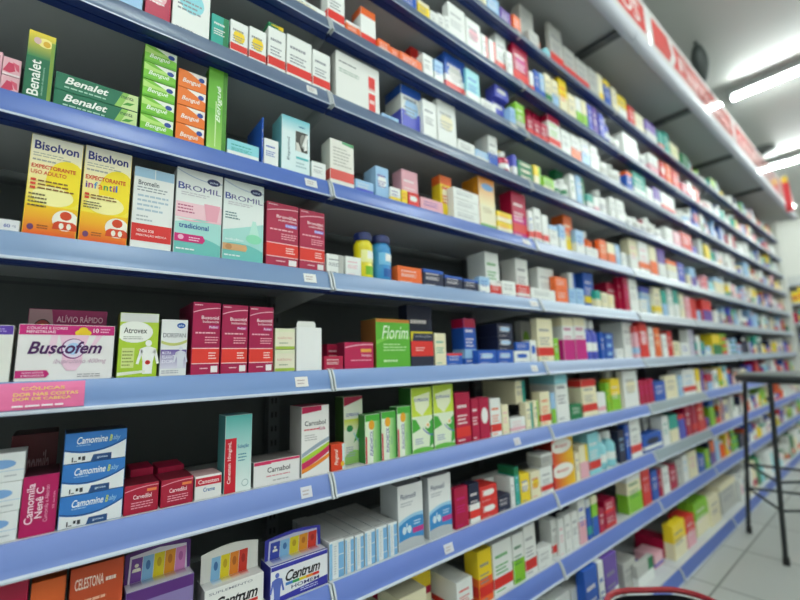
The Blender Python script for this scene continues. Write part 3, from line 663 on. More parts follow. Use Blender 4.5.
# ------------------------------------------------------------ printed designs of the nearest cartons
# each: base colour, side colour, top colour, prints on the front, prints on the left side
def lines(u0,v0,u1,v1,n,c='8A8A90'): return ('l',u0,v0,u1,v1,n,c)
def syrup(child):
    d=[('g',0,.3,1,1,'FBE23A','F6F2E6'),('g',0,0,1,.3,'E8541C','F8C822'),('e',.75,.55,.42,.24,'FADF2C'),('e',.5,.4,.4,.1,'FDF2A8'),
       ('t',.06,.855,.93,.945,'Bisolvon','2A2F7C','h'),lines(.05,.78,.8,.83,2,'B9B4A2'),lines(.05,.73,.5,.77,1,'A8A49A'),
       ('e',.78,.175,.26,.105,'F7F0E2'),('bust',.78,.08,.19,'D4441E'),lines(.25,.06,.5,.11,2,'9A4A22'),('e',.13,.075,.06,.03,'6A3A66')]
    if child:
        d+=[('t',.04,.645,.9,.69,'EXPECTORANTE','D8422A','h')];q=.05
        for ch,wd,hh,cc in zip('infantil',[.035,.095,.07,.09,.095,.065,.035,.035],[.066,.05,.07,.05,.05,.064,.066,.072],['5A3A9A','C83A8A','3A8AC8','E8742A','3AA05A','5A3A9A','C83A8A','3A6AC8']):
            d.append(('t',q,.555,q+wd,.555+hh,ch,cc,'b'));q+=wd+.022
        d+=[]+[('r',.05,.475,.14,.5,'D8422A'),('r',.05,.44,.14,.465,'D8422A'),lines(.18,.44,.85,.5,2,'8A5A2A'),lines(.04,.34,.45,.42,3,'6A5A3A')]
    else: d+=[('t',.04,.665,.9,.705,'EXPECTORANTE','D8422A','h'),('t',.04,.605,.72,.645,'USO ADULTO','D8422A','b')]+[('r',.05,.53-i*.04,.15,.555-i*.04,'D8422A') for i in range(3)]+[lines(.19,.45,.92,.56,3,'8A5A2A'),lines(.04,.27,.4,.42,4,'6A5A3A')]
    return d
def bromil(kind):
    d=[('f',.36,.42,.5,0,'A9DCD6'),('f',.2,.26,.14,0,'6FC0BA'),('w',0,1,.98,.86,.9,.012,'B9C6DA'),
       ('e',.8,.9,.15,.042,'1E2A5C'),('t',.71,.885,.9,.912,'ache','C8D4EA','b'),('t',.03,.75,.17,.83,'B','3E4E9C','b'),('t',.18,.75,.97,.815,'ROMIL','4A4488',''),lines(.1,.68,.85,.73,2,'C9C4CC')]
    if kind=='a': d+=[('f',.4,.34,.48,.4,'F4C3CE'),('r',0,.42,1,.6,'F6CBD5'),lines(.04,.47,.45,.58,3,'B85A7E'),('p',[(.66,.42),(.9,.42),(.97,.62),(.6,.62)],'EFA9BB'),('t',.08,.3,.72,.36,'tradicional','2A4A9C','b'),('p',[(0,.14),(.6,.14),(.65,.18),(.6,.23),(0,.23)],'D02A78'),('e',.13,.19,.06,.028,'F3B6D2'),lines(.3,.155,.58,.21,2,'F7D6E6'),lines(.04,.04,.6,.08,1,'F2FAFA')]
    else: d+=[lines(.04,.5,.42,.6,3,'5E8088'),('p',[(.62,.3),(.92,.3),(.8,.52),(.72,.52)],'BFE9DD'),('e',.76,.29,.2,.06,'8EDCB8'),('t',.05,.24,.5,.27,'adulto','F2FAFA','b'),('p',[(0,.12),(.56,.12),(.6,.16),(.56,.2),(0,.2)],'D8A878'),('e',.14,.16,.08,.035,'C08A5A'),lines(.04,.04,.6,.08,1,'F2FAFA')]
    return d
def redbox(t1,t2,chip):
    return [('w',0,1,.86,.93,.93,.012,'F2C9D2'),lines(.04,.95,.4,.985,1,'F2C9D2'),('t',.3,.765,.95,.815,t1,'F7DCE2','b'),('t',.35,.715,.95,.75,t2,'F7DCE2','m'),
            ('r',.58,.63,.96,.68,chip),('t',.6,.64,.94,.672,'Pediatr','F4F4FA','m'),lines(.1,.55,.95,.6,1,'F0B9C4'),lines(.45,.42,.95,.53,3,'EFA8B6'),
            ('r',0,.15,1,.35,'E23A30'),('r',0,.35,1,.362,'F6D5D5'),('r',0,.14,1,.152,'F6D5D5'),lines(.6,.2,.92,.31,3,'FBE4DE'),lines(.3,.06,.65,.1,1,'F2C9D2'),('r',.7,.02,.95,.11,'F3EDEE')]
RAIN=['3A7EC8','3AA05A','E8D22A','EC8A2C','D8322C']
def centrum(edge,sub):
    d=[('t',.16,.42,.9,.74,'Centrum','16161C','hin')]+[('r',.1+.16*i,.32,.1+.16*(i+1),.4,c) for i,c in enumerate(RAIN)]
    if edge=='W': d+=[('t',.25,.16,.75,.28,'de A a Zinco','5A5A66','b'),('t',.06,.86,.8,.92,'SUPLEMENTO','8A8A96','m')]
    else: d=[('r',0,.88,1,1,'3434A0'),('p',[(0,0),(1,0),(1,.26),(.6,.2),(0,.12)],'3434A0'),lines(.5,.06,.9,.18,2,'C6C8EE'),('body',.1,.06,.76,'5A6CC0')]+[('t',.24,.48,.86,.78,'Centrum','16161C','hin')]+[('r',.24+.12*i,.38,.24+.12*(i+1),.46,c) for i,c in enumerate(RAIN)]+[('t',.34,.24,.84,.34,'HOMEM','3A3A6E','b')]
    return d
HERO={
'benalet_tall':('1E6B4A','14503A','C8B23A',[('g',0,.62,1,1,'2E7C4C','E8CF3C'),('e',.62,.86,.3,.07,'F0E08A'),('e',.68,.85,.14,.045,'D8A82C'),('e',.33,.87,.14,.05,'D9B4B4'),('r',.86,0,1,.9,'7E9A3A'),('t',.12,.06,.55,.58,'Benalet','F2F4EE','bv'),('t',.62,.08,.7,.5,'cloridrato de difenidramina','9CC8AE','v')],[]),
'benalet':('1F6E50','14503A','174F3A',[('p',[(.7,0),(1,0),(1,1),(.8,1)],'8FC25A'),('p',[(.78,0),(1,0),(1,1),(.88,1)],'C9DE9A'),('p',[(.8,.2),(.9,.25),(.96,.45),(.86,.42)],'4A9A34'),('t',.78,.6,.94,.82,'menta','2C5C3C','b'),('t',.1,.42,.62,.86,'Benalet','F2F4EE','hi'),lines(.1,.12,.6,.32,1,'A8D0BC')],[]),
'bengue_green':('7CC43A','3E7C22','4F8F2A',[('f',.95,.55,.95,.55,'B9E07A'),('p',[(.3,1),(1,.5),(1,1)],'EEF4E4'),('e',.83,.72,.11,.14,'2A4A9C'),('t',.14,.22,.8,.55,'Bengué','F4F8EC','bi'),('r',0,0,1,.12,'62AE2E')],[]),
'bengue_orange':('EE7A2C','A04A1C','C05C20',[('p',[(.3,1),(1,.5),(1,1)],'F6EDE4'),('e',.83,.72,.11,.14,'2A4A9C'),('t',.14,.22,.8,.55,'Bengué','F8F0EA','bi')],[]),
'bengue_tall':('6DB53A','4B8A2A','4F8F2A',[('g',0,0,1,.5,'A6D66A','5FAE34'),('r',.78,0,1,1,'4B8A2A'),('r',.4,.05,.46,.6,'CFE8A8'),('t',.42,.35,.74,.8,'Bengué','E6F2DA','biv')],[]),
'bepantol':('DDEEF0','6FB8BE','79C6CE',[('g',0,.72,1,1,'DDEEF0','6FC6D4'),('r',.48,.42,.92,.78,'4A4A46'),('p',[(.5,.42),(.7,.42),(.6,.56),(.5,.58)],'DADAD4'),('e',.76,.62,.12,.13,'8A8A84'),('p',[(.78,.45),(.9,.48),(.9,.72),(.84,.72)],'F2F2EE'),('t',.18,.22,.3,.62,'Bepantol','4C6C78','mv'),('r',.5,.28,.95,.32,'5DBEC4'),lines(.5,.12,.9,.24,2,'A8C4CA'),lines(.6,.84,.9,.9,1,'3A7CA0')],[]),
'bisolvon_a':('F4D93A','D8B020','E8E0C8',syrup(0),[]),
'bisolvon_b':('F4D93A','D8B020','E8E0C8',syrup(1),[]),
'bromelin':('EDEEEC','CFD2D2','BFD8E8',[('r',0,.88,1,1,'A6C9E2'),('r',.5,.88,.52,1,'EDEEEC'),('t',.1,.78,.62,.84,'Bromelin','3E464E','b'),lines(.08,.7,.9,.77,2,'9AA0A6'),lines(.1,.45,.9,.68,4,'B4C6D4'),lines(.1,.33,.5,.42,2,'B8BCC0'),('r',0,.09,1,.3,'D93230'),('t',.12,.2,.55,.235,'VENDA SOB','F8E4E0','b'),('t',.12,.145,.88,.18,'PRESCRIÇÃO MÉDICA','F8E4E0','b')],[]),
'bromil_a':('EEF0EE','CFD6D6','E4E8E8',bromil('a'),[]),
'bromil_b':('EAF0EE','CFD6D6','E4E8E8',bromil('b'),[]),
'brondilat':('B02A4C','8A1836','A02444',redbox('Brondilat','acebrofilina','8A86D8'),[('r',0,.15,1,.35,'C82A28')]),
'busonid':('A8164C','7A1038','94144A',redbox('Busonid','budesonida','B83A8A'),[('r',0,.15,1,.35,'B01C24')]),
'sixty':('E6E6EA','C8C8CC','DCDCE0',[('t',.66,.35,.8,.65,'60','3A4AB0','b'),('t',.84,.38,.93,.58,'mg','8A8AA8','')],[]),
'purpletop':('E8E6E0','B8B6A8','5A3AA0',[('r',0,.84,1,1,'5A3AA0'),lines(.3,.88,.9,.96,2,'B8A8E0')],[]),
'display_magenta':('8E1E58','6A1440','7A184C',[('p',[(0,0),(0,1),(.27,1),(.3,.8),(.3,0)],'9A7A80'),('e',.17,.66,.13,.2,'2A1A1C'),('e',.17,.66,.12,.185,'8E2A2A'),('e',.17,.66,.085,.13,'D8C22A'),('t',.12,.6,.22,.72,'2x','1C1C1C','b'),('t',.34,.82,.95,.93,'ALÍVIO RÁPIDO','D8A8BC','b'),lines(.34,.72,.92,.8,1,'C88AA4'),('t',.42,.6,.78,.68,'+ CÓLICAS','D8A830','b')],[]),
'buscofem':('EDE9EA','D9D4D6','D0307E',[('r',0,.82,1,1,'C82478'),('t',.07,.92,.48,.975,'CÓLICAS E DORES','F8DCEA','b'),('t',.07,.85,.36,.9,'MENSTRUAIS','F8DCEA','b'),('e',.65,.86,.09,.07,'E8C42A'),('e',.65,.92,.05,.05,'E8C42A'),('t',.76,.87,.82,.95,'10','F8E8F0','b'),lines(.84,.86,.97,.96,2,'F0B4D0'),
   ('p',[(.4,.82),(.72,.82),(.66,.52),(.66,.3),(.6,.16),(.5,.16),(.44,.3),(.45,.52)],'EFC6DC'),('p',[(.32,.82),(.39,.82),(.37,.55),(.32,.42),(.29,.5)],'F2CFE2'),('p',[(.8,.82),(.87,.82),(.74,.5),(.7,.46)],'F2CFE2'),
   ('e',.555,.565,.13,.19,'9A4A8A'),('e',.56,.57,.118,.17,'E6DCEE'),('e',.555,.565,.07,.11,'A8C8EA'),('t',.095,.47,.87,.7,'Buscofem','4A1A5A','hi'),('t',.36,.27,.93,.38,'ibuprofeno 400mg','C9A8C0','i'),
   ('p',[(0,.05),(.3,.05),(.33,.11),(.3,.18),(0,.18)],'C82478'),('t',.06,.125,.27,.16,'ALÍVIO RÁPIDO','F8DCEA','b'),('t',.06,.07,.28,.105,'E PROLONGADO','F8DCEA','b'),lines(.62,.03,.96,.11,2,'A8A2A8')],[]),
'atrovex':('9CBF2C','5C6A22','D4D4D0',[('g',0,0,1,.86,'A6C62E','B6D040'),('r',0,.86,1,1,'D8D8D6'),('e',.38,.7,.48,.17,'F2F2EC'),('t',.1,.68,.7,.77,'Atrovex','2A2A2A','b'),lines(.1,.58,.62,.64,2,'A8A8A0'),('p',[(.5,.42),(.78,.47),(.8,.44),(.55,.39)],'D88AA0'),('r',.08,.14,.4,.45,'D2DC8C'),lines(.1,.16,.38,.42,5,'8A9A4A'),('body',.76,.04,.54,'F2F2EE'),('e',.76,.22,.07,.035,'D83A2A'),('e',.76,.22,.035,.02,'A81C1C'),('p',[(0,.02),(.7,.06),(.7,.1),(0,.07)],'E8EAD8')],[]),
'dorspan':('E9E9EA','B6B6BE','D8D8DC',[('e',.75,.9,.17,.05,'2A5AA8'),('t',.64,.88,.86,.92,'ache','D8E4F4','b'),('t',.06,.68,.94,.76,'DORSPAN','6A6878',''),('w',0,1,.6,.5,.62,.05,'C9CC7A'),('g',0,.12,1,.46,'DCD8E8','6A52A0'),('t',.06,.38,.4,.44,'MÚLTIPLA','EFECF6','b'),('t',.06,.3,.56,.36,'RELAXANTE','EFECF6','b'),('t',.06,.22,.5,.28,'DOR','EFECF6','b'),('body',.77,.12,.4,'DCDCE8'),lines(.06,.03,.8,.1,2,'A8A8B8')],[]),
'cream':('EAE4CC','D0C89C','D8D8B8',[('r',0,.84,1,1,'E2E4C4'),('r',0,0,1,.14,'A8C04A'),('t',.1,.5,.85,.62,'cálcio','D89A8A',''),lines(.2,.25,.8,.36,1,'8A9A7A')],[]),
'flapbox':('F0F0F0','D8D8D8','E6E6E4',[],[]),
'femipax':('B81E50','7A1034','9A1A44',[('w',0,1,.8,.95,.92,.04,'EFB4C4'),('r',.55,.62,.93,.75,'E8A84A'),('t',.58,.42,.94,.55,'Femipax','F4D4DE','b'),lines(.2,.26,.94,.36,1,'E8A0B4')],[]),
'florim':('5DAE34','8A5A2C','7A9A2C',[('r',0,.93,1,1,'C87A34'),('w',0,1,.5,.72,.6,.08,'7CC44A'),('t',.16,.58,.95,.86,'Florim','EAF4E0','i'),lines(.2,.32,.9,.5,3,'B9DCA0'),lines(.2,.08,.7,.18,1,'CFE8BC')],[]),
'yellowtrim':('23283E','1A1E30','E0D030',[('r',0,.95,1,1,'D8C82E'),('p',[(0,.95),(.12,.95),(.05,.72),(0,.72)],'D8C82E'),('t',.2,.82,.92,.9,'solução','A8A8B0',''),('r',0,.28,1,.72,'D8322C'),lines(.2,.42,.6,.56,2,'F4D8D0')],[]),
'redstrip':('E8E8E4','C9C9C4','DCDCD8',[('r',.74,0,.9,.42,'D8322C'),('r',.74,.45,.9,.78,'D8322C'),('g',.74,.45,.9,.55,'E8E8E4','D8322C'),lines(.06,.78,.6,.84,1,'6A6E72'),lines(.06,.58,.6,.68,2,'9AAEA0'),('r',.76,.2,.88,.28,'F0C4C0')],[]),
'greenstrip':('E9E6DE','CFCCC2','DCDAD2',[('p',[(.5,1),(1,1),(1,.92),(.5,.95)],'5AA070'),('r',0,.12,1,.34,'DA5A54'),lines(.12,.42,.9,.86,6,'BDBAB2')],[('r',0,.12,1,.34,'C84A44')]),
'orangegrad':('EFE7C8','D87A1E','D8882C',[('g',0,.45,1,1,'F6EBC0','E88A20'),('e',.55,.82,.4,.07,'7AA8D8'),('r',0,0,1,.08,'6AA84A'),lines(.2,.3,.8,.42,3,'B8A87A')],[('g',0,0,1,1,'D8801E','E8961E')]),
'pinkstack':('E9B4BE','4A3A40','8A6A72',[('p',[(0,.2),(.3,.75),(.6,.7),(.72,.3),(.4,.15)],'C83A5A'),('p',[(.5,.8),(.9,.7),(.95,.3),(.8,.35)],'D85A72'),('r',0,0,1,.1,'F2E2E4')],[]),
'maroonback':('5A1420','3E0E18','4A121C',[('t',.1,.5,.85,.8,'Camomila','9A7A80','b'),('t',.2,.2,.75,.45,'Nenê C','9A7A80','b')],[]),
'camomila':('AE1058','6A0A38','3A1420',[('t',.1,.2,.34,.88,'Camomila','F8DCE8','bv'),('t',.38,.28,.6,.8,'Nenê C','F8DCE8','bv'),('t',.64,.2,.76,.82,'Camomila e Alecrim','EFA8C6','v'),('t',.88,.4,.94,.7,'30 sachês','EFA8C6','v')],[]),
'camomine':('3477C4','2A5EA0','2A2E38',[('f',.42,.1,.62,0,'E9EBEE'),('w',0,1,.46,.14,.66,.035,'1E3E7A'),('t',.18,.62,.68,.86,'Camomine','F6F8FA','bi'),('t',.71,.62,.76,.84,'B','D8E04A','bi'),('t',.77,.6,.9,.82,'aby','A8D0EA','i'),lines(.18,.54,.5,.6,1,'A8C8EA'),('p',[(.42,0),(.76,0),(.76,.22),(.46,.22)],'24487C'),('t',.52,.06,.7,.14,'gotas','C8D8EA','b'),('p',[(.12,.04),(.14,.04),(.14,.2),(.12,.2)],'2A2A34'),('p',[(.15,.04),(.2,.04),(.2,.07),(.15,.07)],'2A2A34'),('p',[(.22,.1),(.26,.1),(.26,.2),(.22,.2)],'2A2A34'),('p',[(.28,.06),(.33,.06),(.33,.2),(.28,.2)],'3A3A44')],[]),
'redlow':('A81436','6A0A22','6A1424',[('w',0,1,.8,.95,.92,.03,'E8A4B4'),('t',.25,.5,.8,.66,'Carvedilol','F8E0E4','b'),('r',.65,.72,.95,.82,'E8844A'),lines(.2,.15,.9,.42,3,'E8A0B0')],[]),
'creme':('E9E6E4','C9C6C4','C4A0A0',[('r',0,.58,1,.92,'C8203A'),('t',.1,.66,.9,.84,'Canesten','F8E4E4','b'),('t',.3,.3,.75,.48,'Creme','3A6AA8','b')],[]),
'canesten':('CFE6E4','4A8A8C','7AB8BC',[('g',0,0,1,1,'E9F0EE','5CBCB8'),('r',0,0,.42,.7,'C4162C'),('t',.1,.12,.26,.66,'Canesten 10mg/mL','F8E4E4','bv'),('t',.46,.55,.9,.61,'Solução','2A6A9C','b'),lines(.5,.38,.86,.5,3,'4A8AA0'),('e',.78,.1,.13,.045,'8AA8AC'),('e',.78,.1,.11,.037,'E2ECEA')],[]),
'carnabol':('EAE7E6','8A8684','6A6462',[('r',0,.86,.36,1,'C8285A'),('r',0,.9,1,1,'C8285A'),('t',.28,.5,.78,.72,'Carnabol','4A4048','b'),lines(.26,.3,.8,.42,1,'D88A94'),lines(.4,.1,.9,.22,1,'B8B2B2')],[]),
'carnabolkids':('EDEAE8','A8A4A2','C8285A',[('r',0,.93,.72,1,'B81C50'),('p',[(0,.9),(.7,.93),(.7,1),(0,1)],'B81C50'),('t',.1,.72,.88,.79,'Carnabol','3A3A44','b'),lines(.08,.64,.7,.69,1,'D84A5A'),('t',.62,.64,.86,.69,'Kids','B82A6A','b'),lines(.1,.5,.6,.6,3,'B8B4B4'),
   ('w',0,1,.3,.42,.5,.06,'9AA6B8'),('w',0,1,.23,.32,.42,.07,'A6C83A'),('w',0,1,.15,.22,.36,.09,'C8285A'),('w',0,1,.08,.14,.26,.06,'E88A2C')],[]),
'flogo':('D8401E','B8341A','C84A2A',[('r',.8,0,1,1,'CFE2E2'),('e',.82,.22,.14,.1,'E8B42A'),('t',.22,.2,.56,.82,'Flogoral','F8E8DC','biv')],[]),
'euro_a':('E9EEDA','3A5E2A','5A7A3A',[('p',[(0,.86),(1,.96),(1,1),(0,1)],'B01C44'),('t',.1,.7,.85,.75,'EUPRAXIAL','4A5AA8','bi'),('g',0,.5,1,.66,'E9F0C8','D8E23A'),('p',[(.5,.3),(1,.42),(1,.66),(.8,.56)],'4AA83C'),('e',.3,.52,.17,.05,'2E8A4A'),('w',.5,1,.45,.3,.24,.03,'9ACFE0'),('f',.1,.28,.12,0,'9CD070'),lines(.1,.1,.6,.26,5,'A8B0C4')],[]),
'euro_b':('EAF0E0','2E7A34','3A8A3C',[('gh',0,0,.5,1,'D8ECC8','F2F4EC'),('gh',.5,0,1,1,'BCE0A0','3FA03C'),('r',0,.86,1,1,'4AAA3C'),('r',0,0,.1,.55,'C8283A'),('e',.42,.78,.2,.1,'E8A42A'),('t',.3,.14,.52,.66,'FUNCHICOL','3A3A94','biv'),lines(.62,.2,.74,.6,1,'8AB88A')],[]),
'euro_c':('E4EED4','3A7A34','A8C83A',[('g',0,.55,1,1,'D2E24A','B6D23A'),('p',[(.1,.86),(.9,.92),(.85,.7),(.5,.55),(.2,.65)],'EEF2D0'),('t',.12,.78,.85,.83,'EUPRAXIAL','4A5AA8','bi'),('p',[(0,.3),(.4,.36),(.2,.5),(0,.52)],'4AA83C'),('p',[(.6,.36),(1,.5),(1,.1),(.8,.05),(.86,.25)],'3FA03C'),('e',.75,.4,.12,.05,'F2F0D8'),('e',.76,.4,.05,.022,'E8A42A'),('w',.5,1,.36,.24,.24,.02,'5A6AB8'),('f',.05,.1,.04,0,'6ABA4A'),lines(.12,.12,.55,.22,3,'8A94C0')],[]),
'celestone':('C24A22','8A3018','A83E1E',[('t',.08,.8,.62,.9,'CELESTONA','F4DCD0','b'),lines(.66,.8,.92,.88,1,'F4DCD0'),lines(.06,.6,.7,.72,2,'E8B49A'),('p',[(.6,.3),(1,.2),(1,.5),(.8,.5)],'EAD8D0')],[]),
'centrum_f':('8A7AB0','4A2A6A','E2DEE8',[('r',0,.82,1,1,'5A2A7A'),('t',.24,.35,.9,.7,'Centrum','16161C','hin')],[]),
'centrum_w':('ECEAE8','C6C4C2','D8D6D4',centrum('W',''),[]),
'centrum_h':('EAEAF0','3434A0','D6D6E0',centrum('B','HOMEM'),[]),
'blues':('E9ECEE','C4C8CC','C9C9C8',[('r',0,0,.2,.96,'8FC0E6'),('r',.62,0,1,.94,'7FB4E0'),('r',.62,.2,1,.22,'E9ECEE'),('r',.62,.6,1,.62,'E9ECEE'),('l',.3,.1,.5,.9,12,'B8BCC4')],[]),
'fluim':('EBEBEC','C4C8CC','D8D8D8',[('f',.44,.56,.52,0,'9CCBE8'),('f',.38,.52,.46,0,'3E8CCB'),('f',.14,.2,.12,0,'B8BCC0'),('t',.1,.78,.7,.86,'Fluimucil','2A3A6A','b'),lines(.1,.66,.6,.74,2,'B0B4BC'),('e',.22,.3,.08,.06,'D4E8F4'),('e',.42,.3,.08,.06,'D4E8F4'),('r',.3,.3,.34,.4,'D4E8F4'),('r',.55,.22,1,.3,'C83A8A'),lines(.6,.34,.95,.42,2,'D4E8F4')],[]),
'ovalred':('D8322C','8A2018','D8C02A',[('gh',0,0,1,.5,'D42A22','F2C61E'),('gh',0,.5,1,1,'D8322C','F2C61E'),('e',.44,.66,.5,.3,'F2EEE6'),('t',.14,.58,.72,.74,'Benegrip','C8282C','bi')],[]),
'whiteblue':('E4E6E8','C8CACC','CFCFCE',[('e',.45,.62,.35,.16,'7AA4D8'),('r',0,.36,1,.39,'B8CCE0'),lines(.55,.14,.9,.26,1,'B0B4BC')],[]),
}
SIDES={'atrovex':1}
# ------------------------------------------------------------ cartons, bottles, jars
def generic(fr,sd,des,near):
    toks=des.split();base=toks[0];x=None;P=[];S=[]
    for t in toks[1:]:
        k,c=t.split(':')
        if c=='-':continue
        if k=='b':P.append(('r',0,.12,1,.32,c));S.append(('r',0,.12,1,.32,c))
        elif k=='t':P.append(('r',0,.8,1,1,c));S.append(('r',0,.8,1,1,c))
        elif k=='h':P.append(('r',0,0,1,.48,c));S.append(('r',0,0,1,.48,c))
        elif k=='v':P.append(('r',.68,0,1,1,c))
        elif k=='o':P.append(('e',.5,.56,.34,.2,c))
        elif k=='x':x=c
    if x:
        c={'K':'8A8C94','L':'A9ABAE'}.get(x,PAL.get(x))
        if x=='W': c='F0E6E6'
        P.append(('l',.12,.66,.85,.8,1,c));P.append(('l',.12,.36,.8,.58,3,c))
        if near:P.append(('l',.1,.03,.7,.1,1,c))
    fr.draw(P);sd.draw(S)
STOCK=MB()   # the smallest cartons in view and the far stock
def carton(x0,x1,y,d,z0,z1,ident,des,name='medicine_carton',into=None):
    cx,cy=(x0+x1)/2,y+d/2
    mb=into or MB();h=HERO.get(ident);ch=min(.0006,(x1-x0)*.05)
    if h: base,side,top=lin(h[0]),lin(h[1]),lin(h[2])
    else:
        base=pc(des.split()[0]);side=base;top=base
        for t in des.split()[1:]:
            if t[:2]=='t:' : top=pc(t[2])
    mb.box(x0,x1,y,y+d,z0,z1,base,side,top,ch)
    e=.0006
    fr=Face(mb,(x0+e,y,z0+e),(x1-x0-2*e,0,0),(0,0,z1-z0-2*e),(0,-1,0))
    sd=Face(mb,(x0,y+d-e,z0+e),(0,-(d-2*e),0),(0,0,z1-z0-2*e),(-1,0,0))
    tp=Face(mb,(x0+e,y+e,z1),(x1-x0-2*e,0,0),(0,d-2*e,0),(0,0,1))
    if h: fr.draw(h[3]);sd.draw(h[4])
    else: generic(fr,sd,des,x0<.9)
    sh=lambda c:tuple(q*.62 for q in c[:3])+(1.0,)
    if x0<.9:   # glued flap seam on the side, tuck flap slit on the top
        sd.k+=.0001
        sd.mb.face([sd.P(.12,0),sd.P(.135,0),sd.P(.135,1),sd.P(.12,1)],sh(side))
        tp.mb.face([tp.P(.06,.06),tp.P(.94,.06),tp.P(.94,.075),tp.P(.06,.075)],sh(top))
    if into: return None
    o=mb.build(name,M_CARD,origin=(cx,cy,z0))
    return o
def bottle(x0,x1,y,z0,z1,des,row):
    cx=(x0+x1)/2;r=(x1-x0)/2;cy=y+r;h=z1-z0
    t=des.split();c=pc(t[0]);cap=pc(next((q[2] for q in t if q[:2]=='t:'),'W'));x=next((q[2] for q in t if q[:2]=='x:'),'L')
    root=empty('medicine_bottle',(cx,cy,z0))
    mb=MB();lb=pc({'K':'C8C8C4','L':'C2C4C8'}.get(x,x))
    hb=h*.78
    mb.lathe(cx,cy,[(0,z0,c),(r*.92,z0,c),(r,z0+h*.03,c),(r,z0+h*.2,lb),(r,z0+h*.42,c),(r,z0+h*.62,c),(r*.8,z0+h*.7,c),(r*.5,z0+hb,c),(0,z0+hb,c)],16)
    mb.build('bottle_body',M_PLAS,root,(cx,cy,z0),smooth=True)
    mc=MB();mc.lathe(cx,cy,[(r*.6,z0+hb-.001,cap),(r*.6,z1-.001,cap),(r*.52,z1,cap),(0,z1,cap)],16)
    mc.build('cap',M_PLAS,root,(cx,cy,z0+hb),smooth=True)
    return root
def jar(x0,x1,y,z0,z1,ident):
    cx=(x0+x1)/2;r=(x1-x0)/2;cy=y+r;h=z1-z0
    c=lin('E8D81E') if ident=='jar_yellow' else lin('2E8CCB')
    root=empty('supplement_bottle',(cx,cy,z0))
    mb=MB();mb.lathe(cx,cy,[(0,z0,c),(r*.9,z0,c),(r,z0+.004,c),(r,z0+h*.3,c),(r*.96,z0+h*.34,c),(r*.96,z0+h*.6,c),(r,z0+h*.64,c),(r*.97,z0+h*.74,c),(r*.8,z0+h*.8,c),(r*.74,z0+h*.83,c),(0,z0+h*.83,c)],32)
    mb.build('bottle_body',M_PLAS,root,(cx,cy,z0),smooth=True)
    k=lin('23306E');mc=MB();mc.lathe(cx,cy,[(r*.84,z0+h*.82,k),(r*.9,z0+h*.84,k),(r*.9,z0+h*.97,k),(r*.78,z1,k),(0,z1,k)],32)
    for i in range(32):
        a=2*math.pi*i/32;mc.box(cx+r*.9*math.cos(a)-.0006,cx+r*.9*math.cos(a)+.0006,cy+r*.9*math.sin(a)-.0006,cy+r*.9*math.sin(a)+.0006,z0+h*.845,z0+h*.965,k)
    mc.build('cap',M_PLAS,root,(cx,cy,z0+h*.82),smooth=False)
    ml=MB()
    def wrap(a0,a1,v0,v1,col,k):
        n=8
        for i in range(n):
            a=math.radians(a0+(a1-a0)*i/n);b=math.radians(a0+(a1-a0)*(i+1)/n);rr=r+.0003*k
            ml.face([(cx+rr*math.cos(a),cy+rr*math.sin(a),z0+h*v0),(cx+rr*math.cos(b),cy+rr*math.sin(b),z0+h*v0),(cx+rr*math.cos(b),cy+rr*math.sin(b),z0+h*v1),(cx+rr*math.cos(a),cy+rr*math.sin(a),z0+h*v1)],col)
    wrap(225,330,.34,.6,lin('F0EDA0' if ident=='jar_yellow' else '7AC0E8'),1);wrap(262,322,.42,.58,lin('F4F4F0'),2)
    wrap(250,315,.08,.26,lin('7AB82A' if ident=='jar_yellow' else '1E5CA8'),1)
    ml.build('printed_label',M_CARD,root,(cx,cy,z0+h*.34))
    return root
ORD={'y':'top','z':'second','a':'third','b':'fourth','c':'fifth','d':'sixth','e':'seventh','f':'eighth','g':'ninth','h':'tenth','i':'bottom'}
BAY={-1:'first',0:'first',1:'second',2:'third',3:'fourth',4:'fifth'}
seen={}
def feature(des):
    f=[]
    for t in des.split()[1:]:
        k,c=t.split(':')
        if c=='-':continue
        n=NAME[c]
        if k=='b':f.append(n+' band')
        elif k=='t':f.append(n+' top')
        elif k=='h':f.append(n+' lower half')
        elif k=='o':f.append(n+' oval')
        elif k=='v':f.append(n+' edge')
    return ' and '.join(f[:1] if len(f)>1 and len(' '.join(f).split())>4 else f[:2])
